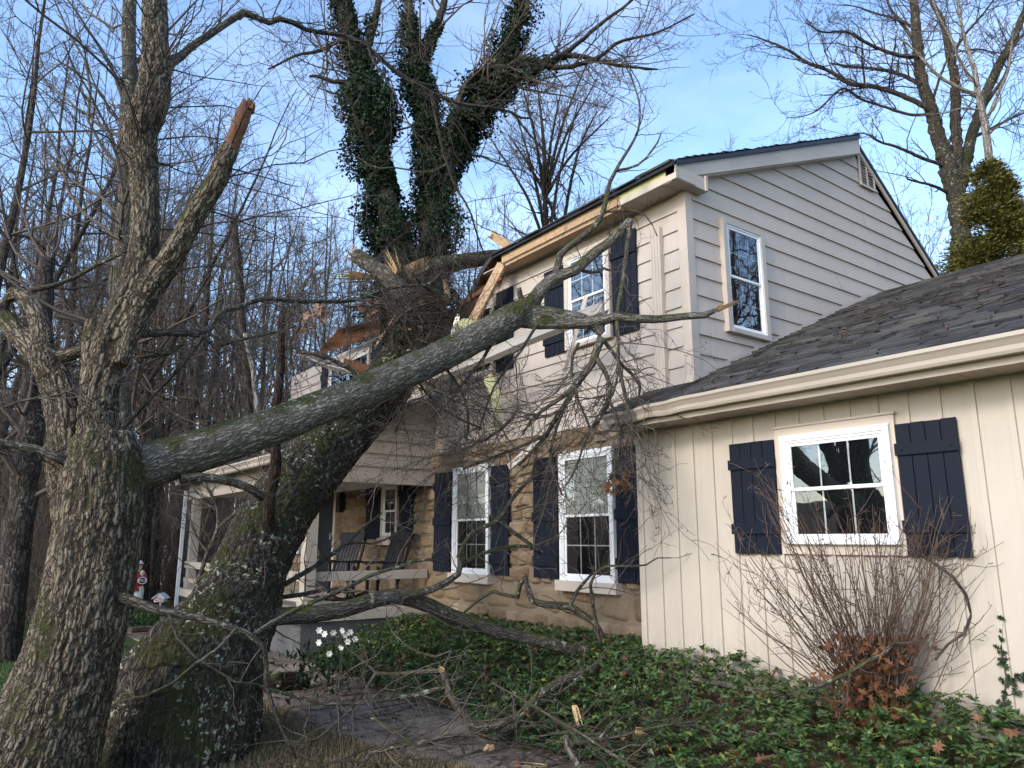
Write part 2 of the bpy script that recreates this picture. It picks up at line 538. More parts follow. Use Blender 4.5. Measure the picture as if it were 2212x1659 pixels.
CREAM = (.50, .435, .375)
GREYC = (.60, .53, .46)
M = dict(
    chip=m_leaf('bark_chip', [(.05, .035, .024), (.10, .07, .045), (.16, .11, .07), (.45, .32, .18)], .85),
    redply=m_wood('orange_plywood', (.42, .14, .05), (.55, .23, .10)),
    red=m_plain('red_paint', (.36, .02, .03), .45, .4, .1),
    skin=m_plain('pale_painted_face', (.66, .58, .46), .5, .3, .1),
    grey=m_plain('grey_slab', (.13, .125, .12), .85, .2, .3),
    whiteb=m_plain('white_fence_paint', (.62, .66, .72), .6, .3, .1),
    gutter_b=m_paint('tan_gutter_back', (.40, .36, .31), .35, (3, 3, 3), .05, .2, .5),
    deadlimb=m_bark('rotting_red_limb', (.10, .055, .034), (.05, .036, .027), (.012, .009, .007), .1, .1, .8, fur='furrow'),
    siding=m_siding('cream_lap_siding', CREAM),
    siding_shade=m_siding('shade_side_lap_siding', (.50, .42, .35)),  # copy of the cream siding, its tone adjusted for walls in sky-lit shade
    wing=m_paint('cream_vertical_siding', (.50, .44, .365), .5, (40, 40, 3), .18, .10, splash=True),
    trim=m_paint('cream_trim', (.55, .47, .39), .5, (3, 3, 3), .1, .10),
    trim_g=m_paint('greige_trim', (.52, .44, .365), .5, (3, 3, 3), .1, .14, dcol=(.30, .27, .23)),
    gutter=m_paint('tan_gutter_paint', (.42, .36, .29), .32, (3, 3, 3), .05, .10, .5),
    white=m_paint('white_vinyl', (.80, .80, .79), .35, (3, 3, 3), .05, .05, .45),
    navy=m_paint('navy_black_shutter_paint', (.008, .011, .021), .6, (20, 20, 2), .25, .15, .15, dcol=(.012, .014, .02)),
    soffit=m_paint('tan_soffit', (.44, .37, .30), .6, (3, 3, 3), .05, .1),
    white_ceil=m_paint('porch_ceiling_paint', (.62, .58, .52), .6, (3, 3, 3), .05, .1),
    stone=m_stone(), mortar=m_mortar(), shingle=m_shingle('dark_asphalt_shingle'), glass=m_glass(),
    shade_fill=m_plain('interior_shade', (.016, .018, .022), .9, .05, .1),  # near-black colour stands in for shade inside rooms, attic and vent
    blind=m_plain('pale_window_blind', (.62, .61, .58), .8, .1, .08, 4),
    raw=m_wood('raw_splintered_lumber', (.42, .28, .16), (.54, .39, .25), (.30, .17, .08)),
    oldraw=m_wood('aged_red_lumber', (.13, .055, .025), (.22, .10, .05)),
    splint=m_wood('fresh_split_wood', (.55, .37, .19), (.70, .53, .31), (.34, .19, .09)),
    redwood=m_wood('bark_stripped_wood', (.12, .052, .028), (.24, .12, .065), (.05, .025, .014)),
    foam=m_plain('pale_yellow_backing', (.52, .50, .26), .7, .2, .15, 6),
    metal=m_plain('bare_aluminium', (.62, .60, .57), .35, .5, .1, 5, Metallic=.4),
    black=m_plain('black_paint', (.012, .013, .016), .45, .4, .1),
    bark_l=m_bark('grey_green_bark', (.41, .35, .25), (.17, .13, .088), (.020, .015, .011), .27, .0, 1.0, (.042, .043, .014), fur='furrow'),
    bark_limb=m_bark('smooth_grey_bark', (.40, .375, .315), (.215, .195, .155), (.075, .063, .047), .33, .14, 1.1, (.046, .05, .015), fur='furrow'),
    bark_oak=m_bark('dark_oak_bark', (.17, .145, .105), (.085, .07, .05), (.012, .010, .008), .30, .34, 1.1, (.034, .036, .011), fur='furrow'),
    bark_low=m_bark('mossy_branch_bark', (.25, .22, .175), (.125, .105, .08), (.03, .024, .018), .26, .22, 1.2, (.06, .07, .015), disp=.8),
    bark_bg=m_bark('woodland_bark', (.14, .112, .088), (.075, .06, .047), (.018, .014, .012), .12, .1, .5),
    bark_white=m_bark('pale_flaking_bark', (.52, .49, .43), (.26, .23, .19), (.06, .05, .04), .0, .1, .5),
    twig=m_twig('grey_brown_twig', (.065, .05, .04), (.15, .122, .096)),
    twig_d=m_twig('dark_twig', (.034, .026, .020), (.075, .058, .044)),
    twig_bg=m_twig('woodland_twig', (.085, .064, .048), (.155, .12, .09), .4),
    twig_red=m_twig('russet_shrub_stem', (.095, .060, .042), (.19, .128, .092)),
    ivy=m_leaf('dark_ivy_leaf', [(.006, .014, .005), (.013, .028, .009), (.028, .048, .016)], .6, 0, .18),
    pachy=m_leaf('groundcover_leaf', [(.030, .066, .018), (.052, .105, .028), (.085, .145, .04), (.048, .095, .04), (.19, .22, .045)], .33, .12, .5),
    dead=m_leaf('dead_oak_leaf', [(.09, .035, .016), (.16, .062, .026), (.25, .12, .055)], .7, .15),
    deadp=m_leaf('pale_curled_leaf', [(.22, .13, .09), (.34, .23, .18), (.28, .15, .08)], .7, .15),
    conifer=m_leaf('golden_green_conifer_spray', [(.05, .055, .011), (.10, .095, .014), (.17, .145, .022)], .6, .1),
    petal=m_leaf('white_petal', [(.78, .78, .68), (.82, .80, .74)], .5, .2),
    grass=m_leaf('lawn_grass_blade', [(.045, .085, .016), (.075, .125, .025), (.10, .13, .035)], .5, .1),
    straw=m_leaf('dry_grass_blade', [(.16, .11, .055), (.24, .18, .09), (.12, .10, .04)], .7),
)
# ------------------------------------------------------------------ ground
XF, XW, YG = 6.0, 5.65, 4.95           # facade plane, wing wall plane, gable wall plane
def sstep(a, b, x):
    t = np.clip((np.asarray(x, float) - a) / (b - a), 0, 1)
    return t * t * (3 - 2 * t)
EDGE = [(4.05, 3.2), (3.93, 4.25), (3.75, 5.0), (3.9, 5.9), (4.05, 7.2), (4.05, 9.0), (4.0, 11.5), (4.0, 20)]
def edge_x(y):
    return np.interp(y, [e[1] for e in EDGE], [e[0] for e in EDGE])
def gz(x, y):
    x, y = np.asarray(x, float), np.asarray(y, float)
    bed = .33 * sstep(0, 1.5, x - edge_x(y)) * (1 - sstep(9.5, 12.5, y))
    h = .05 * (fbm(np.stack([x * .7, y * .7, x * 0], -1), 3, 5) - .5) * sstep(.2, 1, np.abs(x - 3.2))
    r = np.hypot(x - 2, y)
    hill = 5.5 * sstep(24, 120, r) * sstep(-.3, .55, (y - .15 * x) / np.maximum(r, .1)) + 1.6 * sstep(9, 26, -x)
    return bed + h + hill

def ground():
    n = 150
    u = np.linspace(-1, 1, n)
    s = np.sign(u) * (np.abs(u) ** 3.2) * 420 + u * 14
    X, Y = np.meshgrid(s + 3, s + 6, indexing='ij')
    Z = gz(X, Y)
    V = np.stack([X, Y, Z], -1).reshape(-1, 3)
    i = np.arange(n - 1)[:, None] * n + np.arange(n - 1)[None, :]
    Q = np.stack([i, i + n, i + n + 1, i + 1], -1).reshape(-1, 4)
    g = NG('ground_soil_and_lawn')
    pos = g.geo().outputs['Position']
    n1 = g.noise(pos, .45, 5, .6)
    n2 = g.noise(pos, 6, 6, .7)
    n3 = g.noise(pos, 40, 4, .7)
    lawn = g.mix(n2, (.035, .062, .014), (.085, .115, .03))
    soil = g.mix(n2, (.055, .04, .026), (.13, .095, .058))
    leaf = g.mix(g.noise(pos, 9, 6, .75), (.075, .045, .028), (.23, .135, .075))
    sx = g.n('SeparateXYZ', {0: pos})
    xx, yy = sx.outputs[0], sx.outputs[1]
    f = g.math('ADD', xx, g.math('MULTIPLY', g.math('SUBTRACT', n1, .5), 3.0))
    lw = g.ramp(g.math('MULTIPLY', g.math('ADD', f, 40.0), .02), [(.855, 1), (.872, 0)])
    c = g.mix(lw, soil, lawn)
    fy = g.math('MULTIPLY', g.math('ADD', yy, g.math('MULTIPLY', g.math('SUBTRACT', n1, .5), 8)), .01)
    c = g.mix(g.ramp(fy, [(.19, 0), (.23, 1)]), c, leaf)
    c = g.mix(g.ramp(n3, [(.35, .6), (.6, 0)]), c, (.02, .017, .01))
    m = g.done(c, .95, g.bump(n3, .8, .02), .1)
    o = link('ground', mkmesh('ground', V, Q, True), None, m)
    o['kind'] = 'structure'
ground()

def flag_path():
    """slate flagstone path, irregular slabs"""
    mb = MB()
    y = 3.0
    left = lambda q: np.interp(q, [3.0, 4.6, 5.6, 6.6, 8.2, 11, 17, 21], [3.3, 3.1, 2.72, 2.62, 2.75, 2.6, 2.5, 2.4])
    while y < 20:
        dy = random.uniform(.38, .72)
        x0, x1 = float(left(y)), float(edge_x(y)) + .05
        xs = [x0]
        while xs[-1] < x1 - .35: xs.append(xs[-1] + random.uniform(.35, .8))
        xs[-1] = x1
        j = lambda: random.uniform(-.06, .06)
        for a, b in zip(xs[:-1], xs[1:]):
            g = .012
            z = .010 + random.uniform(0, .03)
            pts = [(a + g + j() * .3, y + g + j()), ((a + b) / 2, y + g + j() * .6), (b - g + j() * .3, y + g + j()), (b - g, y + dy / 2), (b - g + j() * .3, y + dy - g + j() * .3), ((a + b) / 2, y + dy - g), (a + g + j() * .3, y + dy - g + j() * .3), (a + g, y + dy / 2)]
            base = float(gz((a + b) / 2, y))
            tl = (random.uniform(-.035, .035), random.uniform(-.035, .035))
            top = [(p[0], p[1], base + z + (p[0] - a) * tl[0] + (p[1] - y) * tl[1]) for p in pts]
            bot = [(p[0], p[1], -.06) for p in pts]
            n = 8
            mb.add(top + bot, [tuple(range(n))] + [(i, i + n, (i + 1) % n + n, (i + 1) % n) for i in range(n)], 0, random.random())
        y += dy
    g = NG('slate_flagstone')
    pos = g.geo().outputs['Position']
    t = g.attr('tint')
    n = g.noise(pos, 4, 6, .65)
    c = g.ramp(t, [(0, (.15, .118, .088)), (.5, (.22, .175, .132)), (1, (.30, .245, .19))])
    c = g.mix(g.ramp(n, [(.38, .85), (.6, 0)]), c, (.055, .044, .034))
    c = g.mix(g.ramp(g.noise(pos, 22, 5, .75), [(.5, 0), (.62, .75)]), c, (.30, .25, .195))
    m = g.done(c, .8, g.bump(g.noise(pos, 14, 5, .7), .8, .02), .3)
    o = mb.build('path', m)
    o['kind'] = 'structure'
flag_path()

# ------------------------------------------------------------------ house
house = thing('house', 'two storey cream sided and brown stone house with a crushed roof and low garage wing', 'house', (9, 8, 0))
S0, S1 = 2.95, 5.36                     # front lap siding from / to
EAVE_X, EAVE_Z = 5.68, 5.56             # roof edge
RX, RZ = 9.69, 7.25                     # ridge
SL = (RZ - EAVE_Z) / (RX - EAVE_X)
BX, BZ = 13.3, RZ - .73 * (13.3 - RX)   # rear eave
YEND = 16.9
GAP0, GAP1 = 8.15, 12.2                 # crushed stretch of the roof and upper wall
def roof_z(x): return EAVE_Z + SL * (x - EAVE_X) if x < RX else RZ - .73 * (x - RX)

# solid core walls (behind the cladding)
c = MB()
c.box(XF + .02, 13, YG + .02, GAP0 + .6, 0, S1)
c.box(XF + .02, 13, GAP1 - .2, YEND, 0, S1 - .1)
c.box(XF + .02, 13, GAP0 + .6, GAP1 - .2, 0, 4.2)
c.prism([(XF + .02, YG + .02, S1), (13, YG + .02, S1), (13, YG + .02, roof_z(13) - .16), (RX, YG + .02, RZ - .2), (XF + .02, YG + .02, roof_z(XF) - .16)], (0, YG + .02, 0), (0, YG + .3, 0))
c.build('wall_core', M['shade_fill'], house)

def laps(y0, y1, z0, z1, ex, plane, axis, clip=None, tilt=.023, jit=0.0):
    """lap boards: plane coordinate, axis 'x' (wall faces -X, boards along y) or 'y' (faces -Y, boards along x)"""
    mb = MB()
    z = z0
    while z < z1 - .02:
        zt = min(z + ex, z1)
        segs = [(y0, y1)] if clip is None else clip(z, zt)
        for s in segs:
            if len(s) == 2: a0 = a1 = s[0]; b0 = b1 = s[1]
            else: a0, b0, a1, b1 = s
            # vertical butt joints at random places
            cuts = [0.0]
            L = b0 - a0
            while cuts[-1] < 1:
                cuts.append(cuts[-1] + random.uniform(2.4, 4.2) / max(L, .1))
            cuts[-1] = 1.0
            for u0, u1 in zip(cuts[:-1], cuts[1:]):
                g = .0015
                pb0, pb1 = a0 + (b0 - a0) * u0 + g, a0 + (b0 - a0) * u1 - g
                pt0, pt1 = a1 + (b1 - a1) * u0 + g, a1 + (b1 - a1) * u1 - g
                w = tilt + random.uniform(-.002, .002)
                zb = z + random.uniform(-jit, jit)
                P = [(w, pb0, zb), (w, pb1, zb), (.002, pt1, zt + .004), (.002, pt0, zt + .004), (-.01, pb0, zb), (-.01, pb1, zb)]
                V = [(plane - p[0], p[1], p[2]) if axis == 'x' else (p[1], plane - p[0], p[2]) for p in P]
                F = [(0, 1, 2, 3), (0, 4, 5, 1)]
                mb.add(V, F, 0, random.random())
        z = zt
    return mb

def front_clip(z, zt):
    segs = [(YG + .1, GAP0 + .55 + .25 * sin(z * 9) - .25 * (z - 3.4))]
    if z < 4.1: segs = [(YG + .1, 12.3 + .12 * sin(z * 7)), (12.3, YEND)]
    else: segs = [(YG + .1, GAP0 + 1.1 - .5 * (z - 4.1) + .12 * sin(z * 31)), (GAP1 - .1 + .1 * sin(z * 23), YEND)]
    if 4.95 < zt: segs[-1] = (GAP1 + .05, YEND)
    return segs
laps(0, 0, S0, S1, .219, XF, 'x', front_clip).build('front_siding', M['siding'], house)

def gable_clip(z, zt):
    def lim(q):
        lo = XF if q < roof_z(XF) - .2 else EAVE_X + (q + .2 - EAVE_Z) / SL
        hi = RX + (RZ - .2 - q) / .73
        return max(lo, XF + .1), min(hi, 13.0)
    a0, b0 = lim(z); a1, b1 = lim(zt)
    if a1 > b1: a1 = b1 = (a1 + b1) / 2
    if z < 3.0: return [(XF + .1, 13.0)]
    return [(a0, b0, a1, b1)]
laps(0, 0, 2.2, RZ - .2, .219, YG, 'y', gable_clip).build('gable_siding', M['siding_shade'], house)

# corner boards and trim
t = MB()
t.box(XF - .022, XF + .1, YG - .022, YG, 2.3, 5.42)
t.box(XF - .022, XF, YG, YG + .1, 2.6, 5.36)
t.build('corner_board', M['trim_g'], house, bevel=.003)
# starter strip over the stone
t = MB()
t.box(XF - .03, XF - .004, YG + .1, 10.2, S0 - .02, S0 + .012)
t.build('starter_strip', M['trim'], house)

# fluted downspout on the facade
d = MB()
yy = 5.27
prof = []
for k in range(7):
    y0 = yy + k * .022
    prof += [(XF - .075 + (.012 if k % 2 else 0), y0, 2.75), (XF - .075 + (.012 if k % 2 else 0), y0 + .014, 2.75)]
prof += [(XF - .012, prof[-1][1], 2.75), (XF - .012, yy, 2.75)]
d.prism(prof, (0, 0, 2.75), (0, 0, 5.02))
d.build('downspout', M['trim'], house)

def groove(mb, x0, x1, y0, y1, z0, z1, st):
    pr = [(x0, y0, z1), (x0, y0, z0)]
    y = y0 + st
    while y < y1 - .02:
        pr += [(x0, y, z0), (x0, y, z0 + .009), (x0, y + .006, z0 + .009), (x0, y + .006, z0)]
        y += st
    pr += [(x0, y1, z0), (x0, y1, z1)]
    mb.prism(pr, (x0, 0, 0), (x1, 0, 0))

# eave: fascia, soffit, roof edge (right of the crushed part)
e = MB()
groove(e, EAVE_X + .022, XF, YG - .16, GAP0 + .3, S1 - .012, S1 + .006, .22)
e.build('soffit', M['soffit'], house)
n = 18
e = MB()
e.box(EAVE_X, EAVE_X + .02, YG - .16, 5.62, S1 - .02, S1 + .19)
e.build('fascia', [M['foam']], house)
e = MB()
e.box(EAVE_X - .006, EAVE_X + .014, YG - .17, 5.62, S1 - .024, S1 + .045)
e.build('fascia_cover', M['trim'], house)
e = MB()
e.box(EAVE_X + .001, EAVE_X + .021, 5.622, 7.95, S1 - .0, S1 + .19)
e.box(EAVE_X + .03, EAVE_X + .14, 5.64, 7.9, S1 - .045, S1 - .014)
e.build('bare_fascia', M['raw'], house)['label'] = 'raw timber fascia stripped of its cover'
# eave return box at the corner
e = MB()
e.box(EAVE_X, 6.22, YG - .15, YG - .02, S1 - .02, S1 + .13)
e.box(6.16, 6.2, YG - .17, YG - .15, S1 - .03, S1 + .15)
e.build('eave_return', M['trim_g'], house, bevel=.004)

# main roof: front slope in two intact stretches, rear slope whole
def shingles(o, eu, ev, en, lu, lv, tab=.305, exp=.142, th=.012, clip=None, skip=0.0):
    """tabs on a slope: eu along the eave, ev up the slope, en outward"""
    o, eu, ev, en = map(lambda q: np.asarray(q, float), (o, eu, ev, en))
    Vs, Qs = [], []
    rows = int(lv / exp)
    for r in range(rows + 1):
        v0 = r * exp
        u = -random.random() * tab
        while u < lu:
            w = tab * random.choice((.5, .75, 1, 1, 1.2))
            a, b = max(u, 0), min(u + w, lu)
            u += w
            if b - a < .02: continue
            if clip and not clip((a + b) / 2, v0): continue
            t = th * random.uniform(.6, 1.9)
            dv = random.uniform(-.014, .006)
            q = [(a + .002, v0 + dv, t + .004), (b - .002, v0 + dv + random.uniform(-.004, .004), t + .004), (b - .002, v0 + exp * 1.25, .001), (a + .002, v0 + exp * 1.25, .001), (a + .002, v0 + dv, -.004), (b - .002, v0 + dv, -.004)]
            n = len(Vs)
            Vs += [o + eu * x + ev * y + en * z for x, y, z in q]
            Qs += [(n, n + 1, n + 2, n + 3), (n, n + 4, n + 5, n + 1)]
    return Vs, Qs

r = MB()
SLn = nrm(np.array([RX - EAVE_X, 0, RZ - EAVE_Z]))
def slab(y0, y1, th=.05):
    return [(EAVE_X - .05, y0, EAVE_Z - .04), (RX, y0, RZ - .02), (RX, y0, RZ - .02 - th), (EAVE_X - .05, y0, EAVE_Z - .04 - th)], (0, y0, 0), (0, y1, 0)
r.prism(*slab(YG - .16, GAP0))
r.prism([(RX, YG - .08, RZ - .02), (BX, YG - .08, BZ), (BX, YG - .08, BZ - .05), (RX, YG - .08, RZ - .07)], (0, YG - .08, 0), (0, YEND + .2, 0))
V, Q = shingles((EAVE_X - .07, YG - .17, EAVE_Z - .045), (0, 1, 0), SLn, (-SLn[2], 0, SLn[0]), GAP0 - YG + .17, 4.4)
r.add(V, Q, 1)
r.build('main_roof', [M['black'], M['shingle']], house)
# rake boards on the gable
k = MB()
ya, yb = YG - .13, YG - .105
x0 = EAVE_X + .005
k.prism([(x0, ya, roof_z(x0) - .02), (RX, ya, RZ - .03), (RX, ya, RZ - .29), (6.0, ya, roof_z(6.0) - .22), (x0, ya, roof_z(x0) - .10)], (0, ya, 0), (0, yb, 0))
k.prism([(RX, YG - .06, RZ - .03), (13.2, YG - .06, roof_z(13.2) - .03), (13.2, YG - .06, roof_z(13.2) - .14), (RX, YG - .06, RZ - .14)], (0, YG - .06, 0), (0, YG - .035, 0))
k.prism([(x0, yb + .001, roof_z(x0) - .21), (RX, yb + .001, RZ - .28), (RX, yb + .001, RZ - .3), (x0, yb + .001, roof_z(x0) - .235)], (0, yb, 0), (0, YG + .02, 0))
k.build('rake_board', M['trim_g'], house)

# gable vent
v = thing('vent', None, None, (9.95, YG, 6.8)); v.parent = house; v.location = np.array((9.95, YG, 6.8)) - np.array(house.location)
vent_poly_f = lambda x: roof_z(x) - .3
q = MB()
vx0, vx1, vz0 = 9.8, 10.2, 6.58
q.box(vx0, vx1, YG - .022, YG - .018, vz0, vent_poly_f(vx1) + .02)
def ventobj():
    bpy.data.objects.remove(v)
ventobj()
vent = q.build('vent', M['shade_fill'], house)  # near-black sheet paints the shade behind the louvres
q = MB()
zt0, zt1 = 7.13, 6.98
for a, b in ((vx0, vx0 + .03), (vx1 - .03, vx1), (9.985, 10.012)):
    q.box(a, b, YG - .045, YG - .022, vz0, (zt0 if a < 9.9 else zt1 if a > 10.1 else 7.05))
q.box(vx0, vx1, YG - .047, YG - .022, vz0 - .03, vz0)
for i in range(11):
    z = vz0 + .025 + i * .042
    q.add([(vx0 + .03, YG - .045, z), (vx1 - .03, YG - .045, z), (vx1 - .03, YG - .024, z + .026), (vx0 + .03, YG - .024, z + .026), (vx0 + .03, YG - .043, z - .004), (vx1 - .03, YG - .043, z - .004)], [(0, 1, 2, 3), (0, 4, 5, 1)])
q.build('louvre', M['trim'], vent)

# ---------------- windows and shutters
def frame_axes(wall):
    """origin plane, along, out"""
    if wall == 'front': return (lambda u, z, w: (XF - w, u, z))
    if wall == 'wing': return (lambda u, z, w: (XW - w, u, z))
    if wall == 'gable': return (lambda u, z, w: (u, YG - w, z))

def wbox(mb, f, u0, u1, z0, z1, w0, w1, m=0):
    a, b = f(u0, z0, w0), f(u1, z1, w1)
    mb.box(min(a[0], b[0]), max(a[0], b[0]), min(a[1], b[1]), max(a[1], b[1]), min(a[2], b[2]), max(a[2], b[2]), m)

def window(wall, u0, u1, z0, z1, cols=3, rows=(2, 2), casing='white', cw=.075, blind=0.0, mid=.5, sill=False, lift=.0, casing2=None):
    f = frame_axes(wall)
    b = .024 + lift
    o = MB()                                     # casing
    wbox(o, f, u0, u0 + cw, z0, z1, 0, b + .05)
    wbox(o, f, u1 - cw, u1, z0, z1, 0, b + .05)
    wbox(o, f, u0 + cw, u1 - cw, z1 - cw, z1, 0, b + .05)
    wbox(o, f, u0 + cw, u1 - cw, z0, z0 + cw * .7, 0, b + .055)
    root = o.build('window', M[casing], house, bevel=.004)
    i0, i1, j0, j1 = u0 + cw, u1 - cw, z0 + cw * .7, z1 - cw
    q = MB()
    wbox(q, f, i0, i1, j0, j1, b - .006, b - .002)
    q.build('shade_backing', M['shade_fill'], root)  # dark sheet behind the panes stands in for room shade
    jm = j0 + (j1 - j0) * mid
    s = MB()
    t = .028
    # vinyl jamb, stepped
    for w_, d_ in ((.02, .04), ):
        wbox(s, f, i0, i0 + w_, j0, j1, b - .002, b + d_)
        wbox(s, f, i1 - w_, i1, j0, j1, b - .002, b + d_)
        wbox(s, f, i0 + w_, i1 - w_, j1 - w_, j1, b - .002, b + d_)
        wbox(s, f, i0 + w_, i1 - w_, j0, j0 + w_, b - .002, b + d_)
    i0 += .02; i1 -= .02; j0 += .02; j1 -= .02
    for (a, c_, dd) in ((jm - .012, j1, .030), (j0, jm + .012, .018)):
        wbox(s, f, i0, i0 + t, a, c_, b + dd - .012, b + dd)
        wbox(s, f, i1 - t, i1, a, c_, b + dd - .012, b + dd)
        wbox(s, f, i0 + t, i1 - t, a, a + t, b + dd - .012, b + dd + .002)
        wbox(s, f, i0 + t, i1 - t, c_ - t, c_, b + dd - .012, b + dd)
    s.build('frame', M['white'], root, bevel=.002)
    g = MB()
    for (a, c_, dd, rr) in ((jm - .012, j1, .022, rows[0]), (j0, jm + .012, .010, rows[1])):
        for k in range(1, cols):
            u = i0 + t + (i1 - i0 - 2 * t) * k / cols
            wbox(g, f, u - .007, u + .007, a + t, c_ - t, b + dd - .005, b + dd - .0015)
        for k in range(1, rr):
            z = a + t + (c_ - a - 2 * t) * k / rr
            wbox(g, f, i0 + t, i1 - t, z - .007, z + .007, b + dd - .006, b + dd - .001)
    g.build('muntin', M['white'], root)
    for (a, c_, dd) in ((jm + .016, j1 - t, .022), (j0 + t, jm - .016, .010)):
        p = MB()
        A, B_, C, D = f(i0 + t, a, b + dd), f(i1 - t, a, b + dd), f(i1 - t, c_, b + dd), f(i0 + t, c_, b + dd)
        p.add([A, B_, C, D], [(0, 1, 2, 3)] if wall == 'gable' else [(3, 2, 1, 0)])
        p.build('pane', M['glass'], root)
    if blind:
        p = MB()
        wbox(p, f, i0 + .01, i1 - .01, j1 - (j1 - j0) * blind, j1, b + .002, b + .005)
        p.build('blind', M['blind'], root)
    if sill:
        p = MB()
        wbox(p, f, u0 - .05, u1 + .05, z0 - .115, z0 + .005, -.02, b + .085)
        p.build('sill', M['trim'], root, bevel=.004)
    return root

def shutter(wall, u0, u1, z0, z1, boards=4, battens=(.17, .80), lift=.0, label=None):
    f = frame_axes(wall)
    s = MB()
    w = (u1 - u0) / boards
    for k in range(boards):
        wbox(s, f, u0 + k * w + .0035, u0 + (k + 1) * w - .0035, z0 + random.uniform(0, .004), z1 - random.uniform(0, .004), .022 + lift, .046 + lift)
    wbox(s, f, u0 + .01, u1 - .01, z0 + .01, z1 - .01, .018 + lift, .032 + lift)
    r_ = s.build('shutter', M['navy'], house, bevel=.003)
    if label: r_['label'] = label
    for t_ in battens:
        q = MB()
        z = z0 + (z1 - z0) * t_
        h = .045 if (z1 - z0) < 1.3 else .06
        wbox(q, f, u0 - .008, u1 + .008, z - h, z + h, .046 + lift, .066 + lift)
        for u in (u0 + .045, u1 - .045):
            wbox(q, f, u - .01, u + .01, z - .01, z + .01, .066 + lift, .073 + lift)
        q.build('batten', M['navy'], r_, bevel=.003)
    return r_

Z2a, Z2b = 3.93, 5.17
window('front', 6.09, 6.92, 3.93, 5.18, casing='trim', cw=.07, lift=.0, blind=0)
shutter('front', 5.665, 6.075, 3.93, 5.16)
shutter('front', 6.945, 7.36, 3.93, 5.10)
window('front', 8.50, 9.33, 3.93, 5.06, casing='trim', cw=.07)
shutter('front', 8.07, 8.475, 3.93, 5.12)
shutter('front', 12.16, 12.56, 3.93, 5.26)
window('front', 12.62, 14.55, 3.93, 5.2, casing='trim', cw=.07, cols=6)
shutter('front', 14.6, 15.0, 3.93, 5.26)
window('gable', 6.545, 7.32, 3.83, 5.18, casing='trim_g', cw=.075)
ZL, ZH = 1.13, 2.62
window('front', 6.10, 7.04, 1.12, 2.64, casing='white', cw=.05, blind=.5, sill=True, lift=.03)
shutter('front', 5.70, 6.085, 1.13, 2.62, lift=.03, battens=(.14, .86, .5))
shutter('front', 7.10, 7.585, 1.13, 2.62, lift=.03, battens=(.14, .86, .5))
window('front', 8.56, 9.49, 1.12, 2.64, casing='white', cw=.05, blind=.5, sill=True, lift=.03)
shutter('front', 8.12, 8.54, 1.13, 2.60, lift=.03, battens=(.14, .86, .5))
shutter('front', 9.58, 10.07, 1.13, 2.60, lift=.03, battens=(.14, .86, .5))
window('front', 11.24, 11.83, 1.62, 2.54, casing='trim', cw=.06, cols=2, lift=.03, sill=True)
shutter('front', 11.87, 12.48, 1.6, 2.54, lift=.03)
shutter('front', 10.74, 11.22, 1.6, 2.54, lift=.03)
window('front', 15.6, 16.7, 1.3, 2.5, casing='white', cw=.08, lift=.03)
# door
dr = MB()
dr.box(XF - .06, XF - .02, 13.9, 14.7, .7, 2.55)
door = dr.build('door', M['black'], house)
dr = MB()
for y0, y1 in ((13.8, 13.9), (14.7, 14.8)): dr.box(XF - .09, XF - .01, y0, y1, .7, 2.65)
dr.box(XF - .09, XF - .01, 13.9, 14.7, 2.55, 2.65)
dr.build('door_frame', M['trim'], door)
dr = MB(); dr.box(XF - .09, XF - .06, 13.98, 14.03, 1.6, 1.72); dr.build('handle', M['metal'], door)
# wall lantern by the door
ln = MB(); ln.box(XF - .18, XF - .04, 13.45, 13.6, 2.1, 2.4); ln.box(XF - .14, XF - .02, 13.5, 13.55, 2.4, 2.48)
ln.build('wall_lantern', M['black'], house, bevel=.02)

